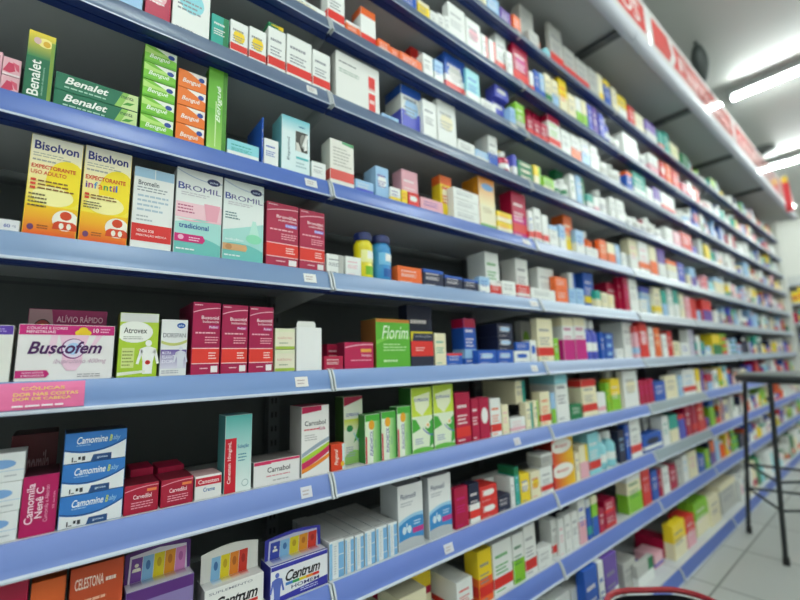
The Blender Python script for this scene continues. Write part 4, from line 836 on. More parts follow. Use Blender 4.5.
def autolabel(it,prev,used):
    row,x0,x1,y,d,z0,z1,k,ident,des,lab,n,i=it
    where='%s shelf down, %s bay'%(ORD[row],BAY[math.floor((x0+x1)/2/BW+1e-6)+1 if (x0+x1)/2>0 else 0]) if row not in 'yi' else '%s shelf, %s bay'%(ORD[row],BAY[math.floor((x0+x1)/2/BW)+1 if (x0+x1)/2>0 else 0])
    pos=''
    if n>1: pos=['bottom','second','third','fourth','fifth'][i]+' of its stack' if i<n-1 else 'topmost of its stack'
    if n>1 and i==1 and n==3: pos='middle of its stack'
    if lab:
        cands=[lab+(' , '+pos if pos else '')] if pos or lab not in DUP else []
        cands=[c.replace(' ,',',') for c in cands]+[lab+(', '+pos if pos else '')+', '+where]+[lab+(', right of '+prev if prev else '')]
        base=lab
    else:
        w,h=x1-x0,z1-z0;adj='tall ' if h>2.0*w else ('flat ' if h<.55*w else ('small ' if h<.045 else ''))
        kind='bottle' if k=='bottle' else 'carton'
        ft=feature(des);cn=NAME[des.split()[0]]
        core=adj+cn+' '+kind;base=core
        full=core+(' with '+ft if ft else '')
        bay=lambda t:max(-1,math.floor((t[1]+t[2])/2/BW))
        same=sorted(set(round(t[1],4) for t in ITEMS if t[0]==row and bay(t)==bay(it) and t[9][0]==des[0] and not t[10] and (t[7]=='bottle')==(k=='bottle') and (t[11]>1)==(n>1)))
        sfx=(', '+pos) if pos else ''
        if len(same)<2: cands=[full+sfx+', '+where,core+sfx+', '+where]
        else:
            j=same.index(round(x0,4));r=len(same)-1-j
            nth=['first','second','third','fourth','fifth','sixth','seventh','eighth','ninth'][j] if j<=r or r>4 else ['last','second','third','fourth','fifth'][r]
            one='stack' if n>1 else ('bottle' if kind=='bottle' else 'one')
            which=', '+nth+' '+cn+' '+one+(' from left' if j<=r or r>4 else ' from right')
            which=which.replace('first ','leftmost ').replace(' from left','',1) if nth=='first' else which
            if nth=='last': which=', rightmost '+cn+' '+one
            sfx=(', '+pos.replace(' of its stack','')) if pos else ''
            cands=[full+sfx+which+', '+where,core+sfx+which+', '+where,cn+' '+kind+sfx+which+', '+where,full+sfx+which+', '+where.replace(' down',''),cn+' '+kind+sfx+which+', '+where.replace(' down','')]
    for c in cands:
        if 4<=len(c.split())<=16 and c not in used: used.add(c);return c
    j=2
    nth=['second','third','fourth','fifth','sixth','seventh','eighth','ninth','tenth','eleventh','twelfth']
    for q in nth:
        for b in (base+' '+(pos and 'in stack, ' or ''),' '.join(base.split()[-3:])+', '):
            c=b.strip().rstrip(',')+', '+q+' such from left, '+where
            if len(c.split())<=16 and c not in used: used.add(c);return c
    return (base+', '+where)
used=set();labc={}
for it in ITEMS:
    if it[10]: labc[(it[10],it[12])]=labc.get((it[10],it[12]),0)+1
DUP={k[0] for k,v in labc.items() if v>1}
SPECIAL={'brondilat':['left raspberry red carton of the pair with bright red bands','right raspberry red carton of the pair with bright red bands'],
'busonid':['leftmost of three tall crimson cartons with bright red bands','middle of three tall crimson cartons with bright red bands','rightmost of three tall crimson cartons with bright red bands'],
'redlow':['low crimson carton next to the stack of blue and white cartons','low crimson carton next to the low white cream carton'],
'euro_b':['leftmost small green and white carton with sideways lettering','middle small green and white carton with sideways lettering','rightmost small green and white carton with sideways lettering'],
'euro_c':['left tall lime and white carton with a green swirl','right tall lime and white carton with a green swirl beside the crimson ones'],
'blues':[q+' slim white and light blue carton in the row right of the display cartons' for q in ('first','second','third','fourth','fifth','sixth')],
'fluim':['left white carton with lungs on a blue wave','right white carton with lungs on a blue wave, beside crimson cartons']}
spc={}
order=sorted(ITEMS,key=lambda t:(ROWS.index(t[0]),t[1],t[5]))
prevname={}
def seen_size(t):
    D=Vector(((t[1]+t[2])/2+.4375,t[3]+.775,(t[5]+t[6])/2-.925));return (t[2]-t[1])*(t[6]-t[5])*D.y/D.length**3
_c=sorted([t for t in ITEMS if t[7]=='box'],key=seen_size,reverse=True)
SMALL=set(t for t in _c[300:] if not t[10])
for it in order:
    row,x0,x1,y,d,z0,z1,k,ident,des,lab,n,i=it
    if z1-z0<.005 or x1-x0<.002: continue
    if k=='bottle': o=bottle(x0,x1,y,z0,z1,des,row)
    elif k=='jar': o=jar(x0,x1,y,z0,z1,ident)
    elif it in SMALL:
        carton(x0,x1,y,d,z0,z1,ident,des,into=STOCK);continue
    else: o=carton(x0,x1,y,d,z0,z1,ident,des)
    if ident in SPECIAL:
        j=spc.get(ident,0);spc[ident]=j+1;L=SPECIAL[ident][j];used.add(L)
    else: L=autolabel(it,prevname.get(row),used)
    grp={'bottle':'medicine bottles on the shelves','jar':'supplement bottles with navy caps'}.get(k,'medicine cartons on the %s shelf%s'%(ORD[row],'' if row in 'yi' else ' down'))
    if n>1: grp=NAME[des.split()[0]]+' cartons stacked together on the '+ORD[row]+' shelf'
    if ident in SPECIAL: grp={'brondilat':'pair of raspberry red cartons','busonid':'three tall crimson cartons','redlow':'low crimson cartons','euro_b':'small green and white cartons','euro_c':'tall lime and white cartons','blues':'row of slim white and light blue cartons','fluim':'white cartons with a blue wave'}[ident]
    tag(o,L,'bottle' if k in('bottle','jar') else 'box',grp)
    if n==1: prevname[row]='a '+NAME[des.split()[0]]+' one' if not lab else 'the '+' '.join(lab.split()[:4])
    # extra pieces of particular cartons
    if ident=='flapbox':
        w=x1-x0;mb=MB();c=lin('EFEFEC');yy=y+.004
        pts=[(x0+w*.04,z1),(x1-w*.22,z1),(x1-w*.22,z1+.008),(x1-w*.28,z1+.013),(x0+w*.1,z1+.013),(x0+w*.04,z1+.008)]
        mb.face([(a,yy,b) for a,b in pts],c);mb.face([(a,yy+.0008,b) for a,b in pts][::-1],c)
        for (a,b),(a2,b2) in zip(pts,pts[1:]+pts[:1]): mb.face([(a,yy,b),(a,yy+.0008,b),(a2,yy+.0008,b2),(a2,yy,b2)],c)
        mb.build('top_flap',M_CARD,o,(cx:=(x0+x1)/2,yy,z1))
    if ident=='bepantol':
        mb=MB();w=x1-x0;h=z1-z0;c=lin('F0F0EC')
        mb.bar((x0+w*.72,y-.004,z0+h*.5),(x0+w*.86,y-.004,z0+h*.72),.0032,c,10)
        mb.build('tube_nozzle',M_PLAS,o,(x0+w*.72,y-.004,z0+h*.5),label='white tube end in the carton window')
    if ident in('centrum_f','centrum_w','centrum_h'):
        w=x1-x0;edge={'centrum_f':'5A2A7A','centrum_w':'E6E4E0','centrum_h':'3838A8'}[ident]
        face_c={'centrum_f':'E6E0EC','centrum_w':'E6E4E0','centrum_h':'C9CCE8'}[ident]
        yb=y+.03;hh={'centrum_f':.05,'centrum_w':.052,'centrum_h':.042}[ident];mb=MB();c=lin(edge)
        N=12
        outl=[(x0,z1),(x1,z1)]+[(x1-w*.0-w*q/N*1.0,z1+hh*(.86+.14*math.sin(math.pi*q/N))) for q in range(N+1)]
        outl=[(x0,z1-.001),(x1,z1-.001)]+outl[2:]
        mb.face([(a,yb,b) for a,b in outl],c);mb.face([(a,yb+.001,b) for a,b in outl][::-1],c)
        for (a,b),(a2,b2) in zip(outl,outl[1:]+outl[:1]): mb.face([(a,yb,b),(a,yb+.001,b),(a2,yb+.001,b2),(a2,yb,b2)],c)
        f=Face(mb,(x0,yb,z1),(w,0,0),(0,0,hh),(0,-1,0))
        f.draw([('p',[(.05,0),(.95,0),(.93,.78),(.5,.86),(.07,.78)],face_c)])
        cols={'centrum_f':['7A4AA0','8EC0E6','E8D42A','E89A2C','D88AC8'],'centrum_w':['8EC0E6','E8D42A','E88A2C','D23A2C'],'centrum_h':['3A4AB0','8EC0E6','E8D42A','E89A2C','D23A2C']}[ident]
        m=len(cols);s0=.08 if m==5 else .16;s1=.92 if m==5 else .8
        for q,cc in enumerate(cols):
            a=s0+(s1-s0)*q/m;b=s0+(s1-s0)*(q+.96)/m
            f.draw([('p',[(a,0),(b,0),(b+.015,.7),(a+.015,.7)],cc)])
            f.draw([('bust' if q==0 and ident!='centrum_w' else 'e',)+(((a+b)/2+.01,.3,.24,'EDE8D8') if q==0 and ident!='centrum_w' else ((a+b)/2+.01,.42,.035,.14,{'E8D42A':'C8A81E','E89A2C':'C8741E','E88A2C':'C0661E','D23A2C':'A8281E','8EC0E6':'4A7AB8','D88AC8':'B860A8'}.get(cc,'6A6AC0')))])
        # coloured strips sweeping forward over the top of the carton
        tp=Face(mb,(x0,y+.001,z1+.0002),(w,0,0),(0,.027,0),(0,0,1))
        for q,cc in enumerate(cols):
            a=s0+(s1-s0)*q/m;b=s0+(s1-s0)*(q+.96)/m;A=lin(face_c);B=lin(cc)
            tp.mb.face([tp.P(a,.35),tp.P(b,.35),tp.P(b,1),tp.P(a,1)],[A,A,B,B])
        if ident=='centrum_h': tp.draw([('r',0,0,1,.16,'3434A0')])
        mb.build('header_card',M_CARD,o,((x0+x1)/2,yb,z1),label='raised back card with a row of coloured panels')
# ------------------------------------------------------------ shelving bays
c_top=lin('C9CCCE');c_under=lin('C2C5C7');c_navy=lin('1B3272');c_back=lin('5A6062')
RP=[(.001,.0005),(-.003,0),(-.0075,-.008),(-.0115,-.018),(-.0145,-.029),(-.0165,-.038),(-.0195,-.0405),(-.0195,-.0432),(-.012,-.0445),(-.002,-.0445),(-.002,-.004)]
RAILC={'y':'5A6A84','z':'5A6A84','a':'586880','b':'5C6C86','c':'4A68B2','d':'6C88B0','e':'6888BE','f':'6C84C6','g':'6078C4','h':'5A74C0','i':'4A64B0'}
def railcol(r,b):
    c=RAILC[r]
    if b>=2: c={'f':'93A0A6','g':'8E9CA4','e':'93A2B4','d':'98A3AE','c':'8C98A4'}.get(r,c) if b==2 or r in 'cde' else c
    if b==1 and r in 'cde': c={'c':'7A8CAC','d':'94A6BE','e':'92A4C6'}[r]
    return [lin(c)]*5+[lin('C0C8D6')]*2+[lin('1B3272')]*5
GREY=lin('C4C9CC')
LABELS={'b':[(-.06,-.035,'E4E4E2')],'c':[(-.063,-.035,'E4E4E2'),(.723,.764,'DADAD8')],'d':[(-.065,-.037,'E8E8E6'),(.737,.783,'DADAD8')],'e':[(-.082,-.055,'ECE6E2'),(-.56,-.408,'E06A9C'),(.716,.749,'DADAD8')],'f':[(-.069,-.046,'D8D8E2'),(.60,.63,'D8D8E2')],'a':[(.705,.741,'DADAD8')],'g':[(.3,.33,'D8D8E2')]}
def rail_pt(s):  # point on the sloping rail face, s 0..1 from top to bottom
    return (-.003-.0135*s-.0008,-.038*s)
def make_unit(b):
    X0=b*BW;X1=X0+BW
    root=empty('shelving_unit',(X0,0,0))
    nm={-2:'beyond the left edge',-1:'nearest the camera at the left',0:'with the yellow and blue bottles',1:'third from the left',2:'fourth from the left',3:'fifth from the left, behind the stool',4:'sixth from the left',5:'second from the far end',6:'at the far end of the run'}[b]
    tag(root,'grey steel shelving bay with blue price rails, '+nm,'shelf','pharmacy shelving bays along the wall')
    mb=MB()
    mb.box(X0+.001,X1-.001,BACK,BACK+.004,.05,2.355,c_back)
    for z in [.1+.2*i for i in range(12)]:   # pressed seams
        mb.box(X0+.001,X1-.001,BACK-.0015,BACK,z,z+.006,lin('4A5054'))
    mb.build('back_panel',M_STEEL,root,(X0,BACK,.05))
    for xx in ((X0,) if b<6 else (X0,X1)):
        mb=MB();mb.box(xx-.014,xx+.014,BACK-.03,BACK-.002,0.0,2.36,lin('6A7074'))
        z=.2
        while z<2.3:
            for q in (-.006,.004): mb.face([(xx+q-.002,BACK-.0304,z),(xx+q+.002,BACK-.0304,z),(xx+q+.002,BACK-.0304,z+.014),(xx+q-.002,BACK-.0304,z+.014)],lin('15181A'))
            z+=.035
        mb.build('upright',M_STEEL,root,(xx,BACK-.016,0))
    for r in ROWS:
        z=ZT[r];yf=-.0507 if r=='i' else 0
        mb=MB();a,c=X0+.0015,X1-.0015
        mb.box(a,c,yf,BACK-.032,z-.014,z,c_top,c_under,c_top)
        mb.face([(a,BACK-.032,z-.0142),(c,BACK-.032,z-.0142),(c,yf+.016,z-.0142),(a,yf+.016,z-.0142)],c_under)
        mb.box(a,c,yf-.0005,yf+.017,z-.0455,z-.014,c_navy)           # front fold
        for xa,xb in ((a,a+.0015),(c-.0015,c)):                     # end brackets
            mb.face([(xa,yf+.017,z-.044),(xa,yf+.017,z-.014),(xa,BACK-.032,z-.014),(xa,BACK-.032,z-.06)],c_under)
            mb.face([(xb,yf+.017,z-.044),(xb,yf+.017,z-.014),(xb,BACK-.032,z-.014),(xb,BACK-.032,z-.06)][::-1],c_under)
            mb.face([(xa,yf+.017,z-.044),(xa,BACK-.032,z-.06),(xb,BACK-.032,z-.06),(xb,yf+.017,z-.044)],lin('B4B8BA'))
        if r=='i': mb.box(a,c,yf+.02,yf+.03,.0,z-.014,lin('3C4654'))
        sh=mb.build('shelf',M_STEEL,root,(X0+BW/2,yf,z))
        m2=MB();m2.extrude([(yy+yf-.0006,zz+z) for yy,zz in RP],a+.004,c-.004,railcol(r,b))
        ra=m2.build('price_rail',M_RAIL,sh,(X0+BW/2,yf,z),smooth=True)
        for xa in (a,c-.004):
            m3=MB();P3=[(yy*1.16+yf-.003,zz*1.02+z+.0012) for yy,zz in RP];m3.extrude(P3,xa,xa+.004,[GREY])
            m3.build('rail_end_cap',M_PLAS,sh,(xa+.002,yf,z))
        for (la,lb,lc) in LABELS.get(r,[]):
            if X0<=(la+lb)/2<X1:
                m4=MB();t0,t1=(.3,.8) if lb-la<.1 else (.04,.97)
                p0,p1=rail_pt(t0),rail_pt(t1);wide=lb-la>.1
                N=1 if not wide else 4
                for q in range(N):
                    u,v=t0+(t1-t0)*q/N,t0+(t1-t0)*(q+1)/N
                    A,B=rail_pt(u),rail_pt(v)
                    bul=lambda s:-.0022*math.sin(math.pi*s)
                    m4.face([(la,A[0]+bul(u)-.001,z+A[1]),(lb,A[0]+bul(u)-.001,z+A[1]),(lb,B[0]+bul(v)-.001,z+B[1]),(la,B[0]+bul(v)-.001,z+B[1])][::-1],lin(lc))
                if wide:
                    f=Face(m4,(la,p1[0]-.0040,z+p1[1]),(lb-la,0,0),(0,p0[0]-p1[0],p0[1]-p1[1]),(0,-.9,.3))
                    f.draw([('t',.55,.72,.85,.86,'CÓLICAS','F4D86A','b'),('t',.5,.5,.95,.62,'DOR NAS COSTAS','F4D86A','b'),('t',.5,.32,.9,.44,'DOR DE CABEÇA','F4D86A','b'),('l',.5,.06,.95,.22,1,'F4E4EC')])
                else:
                    f=Face(m4,(la,p1[0]-.0032,z+p1[1]),(lb-la,0,0),(0,p0[0]-p1[0],p0[1]-p1[1]),(0,-.9,.3))
                    f.draw([('l',.15,.2,.85,.8,2,'B8A8A8')])
                m4.build('price_label' if not wide else 'promotional_strip',M_CARD,sh,((la+lb)/2,yf-.012,z-.02),label='pink promotional strip with yellow lettering' if wide else None)
    return root
for b in range(-2,7): make_unit(b)
# end panel closing the far end of the run
mb=MB();mb.box(7*BW+.016,7*BW+.05,-.03,BACK+.004,0,2.35,lin('D9DAD4'),ch=.002)
tag(mb.build('shelving_end_panel',M_STEEL,None,(7*BW+.03,.14,0)),'pale upright end panel closing the far end of the shelving run','panel')
# ------------------------------------------------------------ distant stock: the rest of the run, too many to count one by one
mb=STOCK;R2=random.Random(11)
last={r:max(t[2] for t in ITEMS if t[0]==r and t[3]<.04 and t[3]>-.06) for r in ROWS}
PW=dict(y='WWWEYLGNOLVTKAW',z='WWWWECRTTWYUSWP',a='WWWTTWYRCWEESLB',b='WWWWRYYWWLETSPU',c='WWEERPYWSWUBCWA',d='WWSTNWNWUKRRLGS',e='YYKWGYOWUUSKWVTR',f='WRYUWERBVCAWSKT',g='WRWWYCWBEWVKOGW',h='CWGWWRBOWEKYSNW',i='WLGEWNBWLWWAEYS')
for r in ROWS:
    x=last[r]+.004;z=ZT[r];yf=-.04 if r=='i' else .006
    while x<7*BW-.06:
        w=R2.uniform(.022,.062);h=R2.uniform(.06,.15) if R2.random()<.75 else R2.uniform(.03,.06)
        if r=='i':h*=1.15
        if r=='y':h*=.8
        if R2.random()<.05: x+=.03;continue
        if x+w>7*BW-.02:break
        same=R2.choice([1,1,1,2,2,3]);k=R2.choice(PW[r]);y=yf+R2.uniform(0,.02);d=R2.uniform(.04,.12)
        feat=R2.random();c2=R2.choice('RCBTYOUGKPSWWWRNV');bott=R2.random()<.16
        for q in range(same):
            if x+w>7*BW-.02:break
            xx0,xx1=x+.0008,x+w-.0008
            if abs((x+w/2)%BW)<.0:pass
            if bott:
                rr=min(w,.05)/2-.001;c=pc(k);cx=x+w/2
                mb.lathe(cx,y+rr,[(rr,z+.0003,c),(rr,z+h*.7,c),(rr*.55,z+h*.8,pc('W')),(rr*.55,z+h,pc('W')),(0,z+h,pc('W'))],8)
            else:
                nst=R2.choice([2,3]) if h<.05 else 1
                for s_ in range(nst):
                    za=z+.0003+s_*h;mb.box(xx0,xx1,y,y+d,za,za+h-.0006,pc(k))
                    f=Face(mb,(xx0,y,za),(xx1-xx0,0,0),(0,0,h),(0,-1,0),.0004);g=Face(mb,(xx0,y+d,za),(0,-d,0),(0,0,h),(-1,0,0),.0004)
                    if feat<.3: P=[('r',0,.1,1,.34,c2)];f.draw(P);g.draw(P)
                    elif feat<.45: P=[('r',0,.75,1,1,c2)];f.draw(P);g.draw(P)
                    elif feat<.6: f.draw([('r',0,0,1,.5,c2)])
                    elif feat<.75: f.draw([('e',.5,.55,.35,.25,c2)])
                    elif feat<.85: f.draw([('r',.6,0,1,1,c2)])
            x+=w+.0008
o=mb.build('distant_medicine_stock',M_CARD)
tag(o,'densely packed small cartons and bottles filling the distant bays of the shelving','boxes',kind='stuff')
# ------------------------------------------------------------ sign canopy above the shelves
root=empty('sign_canopy',(0,-.1,2.4));tag(root,'long white and red illuminated sign canopy running above the shelving','sign')
ZS=.925
xs=[-1.6+.0]+[.8*q for q in (-.69,.55,1.79,3.02,4.22,5.5)]+[5.9]
zu=ZS+1.472
for a,b in zip(xs,xs[1:]):
    mb=MB();mb.box(a+.002,b-.002,-.13,BACK-.004,zu,zu+.012,lin('A8AAAA'));mb.build('underside_panel',M_STEEL,root,((a+b)/2,.1,zu))
for x in xs[1:-1]:
    mb=MB();mb.box(x-.022,x+.022,-.135,BACK-.01,zu-.02,zu-.0005,lin('4E5254'));mb.build('support_bar',M_STEEL,root,(x,.1,zu-.02))
mb=MB();pr_=[]
for i in range(9):
    t=i/8*math.pi/2;pr_.append((-.135-.041*math.sin(t),ZS+1.453+.045*(1-math.cos(t))))
pr_+=[(-.172,ZS+1.53),(-.13,ZS+1.53)]
seams=[-1.6,-.05,1.53,3.13,4.75,5.9]
for a,b in zip(seams,seams[1:]):
    mb=MB();mb.extrude(pr_,a+.002,b-.002,[lin('B9BCC6')]);mb.build('front_lip',M_LIP,root,((a+b)/2,-.15,ZS+1.47),smooth=True)
def signpanel(a,b,txt,logo):
    mb=MB();mb.box(a+.002,b-.002,-.176,-.13,ZS+1.498,ZS+1.724,lin('E4E2E2'),ch=.002)
    f=Face(mb,(a,-.1762,ZS+1.498),(b-a,0,0),(0,0,.226),(0,-1,0),.0003)
    w=b-a
    f.draw([('r',.03,.16,.97,.84,'D8403E')])
    if logo:
        f.draw([('p',[(.165,.16),(.2,.16),(.24,.5),(.21,.84),(.17,.84),(.2,.5)],'EDE8E8'),('t',.27,.3,.93,.7,txt,'F4E6E4','b')])
    else: f.draw([('t',.07,.27,.93,.73,txt,'F6EAE8','b')])
    mb.build('sign_panel',M_SIGN,root,((a+b)/2,-.16,ZS+1.6),label='white sign face with a red strip and white lettering')
for i,(a,b) in enumerate([(-1.6,.12),(.12,1.7),(1.7,3.28),(3.28,4.86),(4.86,5.9)]): signpanel(a,b,['PERFUMARIA','MEDICAMENTOS','Farmácia','GENÉRICOS','SAÚDE'][i],i==2)
# ------------------------------------------------------------ room shell
def structure(name,mb,m): o=mb.build(name,m);o['kind']='structure';return o
def wallmat(name,col,rough=.6):
    m=bpy.data.materials.new(name);m.use_nodes=True;nt=m.node_tree;b=nt.nodes['Principled BSDF'];b.inputs['Roughness'].default_value=rough
    n=nt.nodes.new('ShaderNodeTexNoise');n.inputs['Scale'].default_value=1.2;rp=nt.nodes.new('ShaderNodeValToRGB')
    c=lin(col);rp.color_ramp.elements[0].color=tuple(q*.93 for q in c[:3])+(1,);rp.color_ramp.elements[1].color=c
    t=nt.nodes.new('ShaderNodeTexCoord');nt.links.new(t.outputs['Object'],n.inputs['Vector']);nt.links.new(n.outputs['Fac'],rp.inputs['Fac']);nt.links.new(rp.outputs['Color'],b.inputs['Base Color']);return m
M_WALL=wallmat('white_wall_paint','DEDED8');M_CEIL=wallmat('ceiling_paint','B2B4B0',.5)
m=bpy.data.materials.new('floor_tiles');m.use_nodes=True;nt=m.node_tree;bs=nt.nodes['Principled BSDF'];bs.inputs['Roughness'].default_value=.28
br=nt.nodes.new('ShaderNodeTexBrick');br.offset=0;br.inputs['Scale'].default_value=1;br.inputs['Brick Width'].default_value=.45;br.inputs['Row Height'].default_value=.45;br.inputs['Mortar Size'].default_value=.004
br.inputs['Color1'].default_value=lin('C2C4C0');br.inputs['Color2'].default_value=lin('BABDB8');br.inputs['Mortar'].default_value=lin('7A7C78')
tc=nt.nodes.new('ShaderNodeTexCoord');mp=nt.nodes.new('ShaderNodeMapping');mp.inputs['Location'].default_value=(.13,.16,0);nt.links.new(tc.outputs['Object'],mp.inputs['Vector']);nt.links.new(mp.outputs['Vector'],br.inputs['Vector']);nt.links.new(br.outputs['Color'],bs.inputs['Base Color'])
XA,XB,YA,YB=-3.,8.2,-3.6,BACK+.02
mb=MB();mb.box(XA,XB,YA,YB,-.05,0,lin('FFFFFF'));structure('floor',mb,m)
mb=MB();mb.box(XA,XB,YA,YB,CEIL,CEIL+.05,lin('FFFFFF'));structure('ceiling',mb,M_CEIL)
mb=MB();mb.box(XA,XB,YB,YB+.05,0,CEIL,lin('FFFFFF'));structure('wall_left',mb,M_WALL)
mb=MB();mb.box(XA,XB,YA-.05,YA,0,CEIL,lin('FFFFFF'));structure('wall_right',mb,M_WALL)
mb=MB();mb.box(XB,XB+.05,YA,YB,0,CEIL,lin('FFFFFF'));structure('wall_back',mb,M_WALL)
mb=MB();mb.box(XA-.05,XA,YA,YB,0,CEIL,lin('FFFFFF'));structure('wall_front',mb,M_WALL)
# ------------------------------------------------------------ ceiling lights
def lamp(x,y0,y1,label,z=CEIL-.07):
    root=empty('ceiling_light',(x,(y0+y1)/2,z));tag(root,label,'light','fluorescent ceiling lights')
    mb=MB();mb.box(x-.05,x+.05,min(y0,y1)-.02,max(y0,y1)+.02,z+.02,CEIL-.0005,lin('B8BAB6'),ch=.002)
    mb.build('lamp_housing',M_FIX,root,(x,(y0+y1)/2,z+.02))
    for dx in (0,) :
        mb=MB();mb.bar((x+dx,y0,z),(x+dx,y1,z),.0095,lin('FFFFFF'),12);mb.build('tube',M_TUBE,root,(x+dx,(y0+y1)/2,z))
    mb=MB()
    for yy in (y0,y1): mb.box(x-.04,x+.04,yy-.012,yy+.012,z-.016,z+.02,lin('D8D8D4'))
    mb.build('tube_holder',M_FIX,root,(x,(y0+y1)/2,z))
lamp(3.45,-.16,-1.36,'fluorescent ceiling light in the middle distance, the brighter long tube at right')
lamp(5.3,-.06,-1.26,'fluorescent ceiling light farther back, near the far end of the sign canopy')
lamp(1.55,-.5,-1.7,'fluorescent ceiling light above the aisle, out of view over the second bay')
lamp(-.3,-.5,-1.7,'fluorescent ceiling light above and behind the camera')
lamp(-1.9,-.5,-1.7,'fluorescent ceiling light well behind the camera')
lamp(-1.4,-2.2,-3.3,'added fluorescent light behind the camera, shining low into the shelves')  # unseen tube, added to throw more frontal light into the shelves
lamp(5.2,-2.2,-3.3,'added fluorescent light at the far end, brightening the shelf interiors')  # also an added, unseen source; lifts the ambient light between the shelves
lamp(7.1,-.3,-1.5,'fluorescent ceiling light before the back wall')
lamp(.6,-2.2,-3.3,'fluorescent ceiling light over the neighbouring aisle near the camera')
lamp(3.0,-2.2,-3.3,'fluorescent ceiling light over the neighbouring aisle further on')
# ------------------------------------------------------------ ceiling fittings
root=empty('ceiling_fitting',(2.62,-.165,CEIL));tag(root,'dark elongated fitting hanging from the ceiling just behind the sign canopy','fitting')
k=lin('2A3230');mb=MB();pr2=[]
N=14
for i in range(N+1):
    t=i/N;pr2.append((.046*math.sin(math.pi*(1-t)**.8)**.75 if 0<i<N else 0,CEIL-.272+.262*t,k))
mb.lathe(2.62,-.165,pr2,20)
mb.v=[(x+(CEIL-z)*.3,y,z) for x,y,z in mb.v]
mb.build('body',M_STEEL,root,(2.66,-.165,CEIL-.2),smooth=True)
mb=MB();mb.lathe(2.62,-.165,[(.006,CEIL-.03,k),(.006,CEIL-.004,k),(.012,CEIL-.003,k),(.012,CEIL-.0005,k)],14);mb.build('ceiling_mount',M_STEEL,root,(2.62,-.165,CEIL),smooth=True)
mb=MB();k=lin('3C403E');mb.lathe(4.87,-.1,[(0,CEIL-.06,k),(.06,CEIL-.05,k),(.11,CEIL-.02,k),(.115,CEIL-.0005,k)],20)
tag(mb.build('ceiling_vent',M_STEEL,None,(4.87,-.1,CEIL),smooth=True),'small dark round fitting on the ceiling above the far part of the canopy','vent')
# ------------------------------------------------------------ bar stool
fl=0.0;root=empty('bar_stool',(2.25,-.3,0));tag(root,'tall dark metal bar stool standing in the aisle at the right','stool')
kd=lin('23282A');fA=Vector((2.385,-.122,0));fB=Vector((2.083,-.308,0))
ax=(fB-fA);L=ax.length;side=Vector((ax.y,-ax.x,0))
if side.y>0: side=-side
fC=fA+side;fD=fB+side;cen=(fA+fB+fC+fD)/4
TOPZ=.8
legs=[]
tA=Vector((2.385,-.2,0));tB=Vector((2.075,-.352,0));st=Vector((.152,-.31,0));cen=(tA+tB+tA+tB+st*2)/4
for f_,t_ in ((fA,tA),(fB,tB),(fC,tB+st),(fD,tA+st)):
    t_=t_.copy();t_.z=TOPZ-.02;legs.append((f_,t_))
    mb=MB();mb.bar(f_+Vector((0,0,.02)),t_,.0095,kd,12);l=mb.build('leg',M_STEEL,root,tuple(f_),smooth=True)
    m2=MB();m2.bar(f_,f_+(t_-f_).normalized()*.035,.0135,lin('0E0F10'),12,.012);m2.build('rubber_foot',M_PLAS,l,tuple(f_),smooth=True)
def at(l,z): a,b=l;return a+(b-a)*(z/b.z)
for z in (.225,.345):
    for i,j in ((0,1),(1,3),(3,2),(2,0)):
        mb=MB();zz=z+(.0 if i in(0,3) else .0);mb.bar(at(legs[i],zz),at(legs[j],zz),.006,kd,10);mb.build('foot_rail',M_STEEL,root,tuple(at(legs[i],zz)),smooth=True)
mb=MB();c0=cen.copy();rs=(legs[0][1]-Vector((cen.x,cen.y,TOPZ-.02))).length
mb.lathe(c0.x,c0.y,[(0,TOPZ-.022,kd),(rs*.95,TOPZ-.022,kd),(rs*1.01,TOPZ-.014,kd),(rs*1.03,TOPZ-.004,kd),(rs*1.03,TOPZ+.004,kd),(rs*.99,TOPZ+.012,kd)],36);mb.build('seat_rim',M_STEEL,root,(c0.x,c0.y,TOPZ-.02),smooth=True)
mb=MB();k=lin('6C7470');mb.lathe(c0.x,c0.y,[(rs*.99,TOPZ+.0125,k),(rs*.94,TOPZ+.02,k),(rs*.7,TOPZ+.022,k),(0,TOPZ+.018,k)],36);mb.build('seat',M_PLAS,root,(c0.x,c0.y,TOPZ+.012),smooth=True)
# ------------------------------------------------------------ shopping basket
root=empty('shopping_basket',(1.06,-.36,0));tag(root,'dark basket with a red rim standing on the floor by the bottom shelf','basket')
bz=.238;kr=lin('A01C28');kk=lin('14161A');bx,by=.82,-.345;hx,hy=.15,.2
def rr(hx,hy,r,n=6):
    P=[]
    for cx,cy,a0 in ((hx-r,hy-r,0),(-hx+r,hy-r,90),(-hx+r,-hy+r,180),(hx-r,-hy+r,270)):
        for i in range(n+1):
            a=math.radians(a0+90*i/n);P.append((cx+r*math.cos(a),cy+r*math.sin(a)))
    return P
rot=math.radians(-40)
def tr(p,z): x,y=p;return (bx+x*math.cos(rot)-y*math.sin(rot),by+x*math.sin(rot)+y*math.cos(rot),z)
mb=MB();O=rr(hx,hy,.1);I=rr(hx*.84,hy*.8,.08);O2=rr(hx-.006,hy-.006,.096);I2=rr(hx*.84-.005,hy*.8-.005,.08);n=len(O)
for i in range(n):
    j=(i+1)%n
    mb.face([tr(I[i],.002),tr(I[j],.002),tr(O[j],bz-.01),tr(O[i],bz-.01)],kk);mb.face([tr(I2[i],.008),tr(O2[i],bz-.01),tr(O2[j],bz-.01),tr(I2[j],.008)],kk)
mb.face([tr(p,.002) for p in I][::-1],kk);mb.face([tr(p,.008) for p in I2],kk)
mb.build('basket_body',M_PLAS,root,(bx,by,0))
mb=MB();E=rr(hx+.007,hy+.007,.105)
for i in range(n):
    j=(i+1)%n
    mb.bar(tr(E[i],bz),tr(E[j],bz),.008,kr,8)
mb.build('rim',M_PLAS,root,(bx,by,bz))
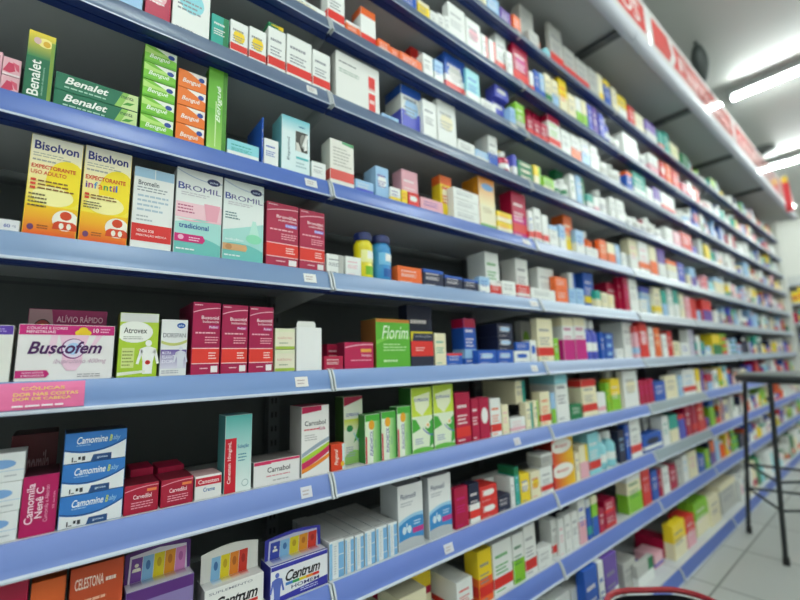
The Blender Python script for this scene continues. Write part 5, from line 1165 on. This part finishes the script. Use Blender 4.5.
# ------------------------------------------------------------ far end: wall shelving, banner
root=empty('wall_shelving',(XB-.3,-1.2,0));tag(root,'white shelving with mixed goods against the far wall','shelf')
mb=MB();mb.box(XB-.03,XB-.004,-2.6,.28,0,2.05,lin('C8CAC8'));mb.build('back_panel',M_STEEL,root,(XB-.02,-1.2,0))
lv=[.12,.42,.72,1.02,1.32,1.62,1.9]
for z in lv:
    mb=MB();mb.box(XB-.33,XB-.031,-2.6,.28,z-.03,z,lin('BFC4CC'));mb.build('shelf',M_STEEL,root,(XB-.2,-1.2,z))
mb=MB();R3=random.Random(5)
for z in lv[:-1]:
    y=-2.58
    while y<.2:
        w=R3.uniform(.04,.1);h=R3.uniform(.1,.22);c=pc(R3.choice('WWKBRYUSCTVE'));mb.box(XB-.31,XB-.2,y,y+w-.003,z+.0005,z+h,c)
        f=Face(mb,(XB-.31,y+w-.003,z),(0,-(w-.003),0),(0,0,h),(-1,0,0),.0004);f.draw([('r',.1,.3,.9,.6,R3.choice('WRYKBC'))]);y+=w
tag(mb.build('far_wall_goods',M_CARD),'colourful blurred packages filling the shelving against the far wall','boxes',kind='stuff')
root=empty('hanging_banner',(5.05,-.21,2.5));tag(root,'narrow red banner with a yellow patch hanging before the far part of the canopy','banner')
mb=MB();mb.box(5.04,5.05,-.24,-.19,2.285,2.585,lin('C8242A'),ch=.001);mb.build('cloth',M_CARD,root,(5.045,-.21,2.285))
mb=MB();mb.box(5.04,5.05,-.235,-.19,2.586,2.65,lin('E8C83A'),ch=.001);mb.build('patch',M_CARD,root,(5.045,-.2,2.6))
mb=MB();mb.bar((5.045,-.21,2.645),(5.045,-.21,CEIL-.0005),.003,lin('909090'));mb.build('hanger',M_STEEL,root,(5.045,-.21,2.66))
# ------------------------------------------------------------ world, camera, colour
w=bpy.data.worlds.new('World');SC.world=w;w.use_nodes=True;w.node_tree.nodes['Background'].inputs[0].default_value=(.8,.85,.9,1);w.node_tree.nodes['Background'].inputs[1].default_value=.15
cam=bpy.data.cameras.new('camera');co=bpy.data.objects.new('camera',cam);COL.objects.link(co)
Fv=Vector((.62718,.76425,.15024));Rv=Vector((.77559,-.6305,-.03046));Uv=Vector((-.07144,-.13563,.98818))
mt=Matrix((( Rv.x,Uv.x,-Fv.x),(Rv.y,Uv.y,-Fv.y),(Rv.z,Uv.z,-Fv.z))).to_4x4()
mt.translation=Vector((-.437492,-.775157,.925));co.matrix_world=mt
cam.sensor_width=36;cam.lens=411.888*36/800;cam.clip_start=.02;cam.clip_end=60
cam.dof.use_dof=True;cam.dof.focus_distance=.69;cam.dof.aperture_fstop=1.8;cam.dof.aperture_blades=0
SC.camera=co
vs=SC.view_settings;vs.view_transform='Standard';vs.look='None';vs.gamma=1;vs.exposure=.85;vs.use_curve_mapping=False
SC.cycles.max_bounces=6;SC.cycles.diffuse_bounces=3;SC.cycles.glossy_bounces=3;SC.cycles.caustics_reflective=False;SC.cycles.caustics_refractive=False;SC.cycles.sample_clamp_indirect=4
try:
    SC.cycles.use_denoising=True;SC.cycles.denoiser='OPENIMAGEDENOISE'
except Exception: pass
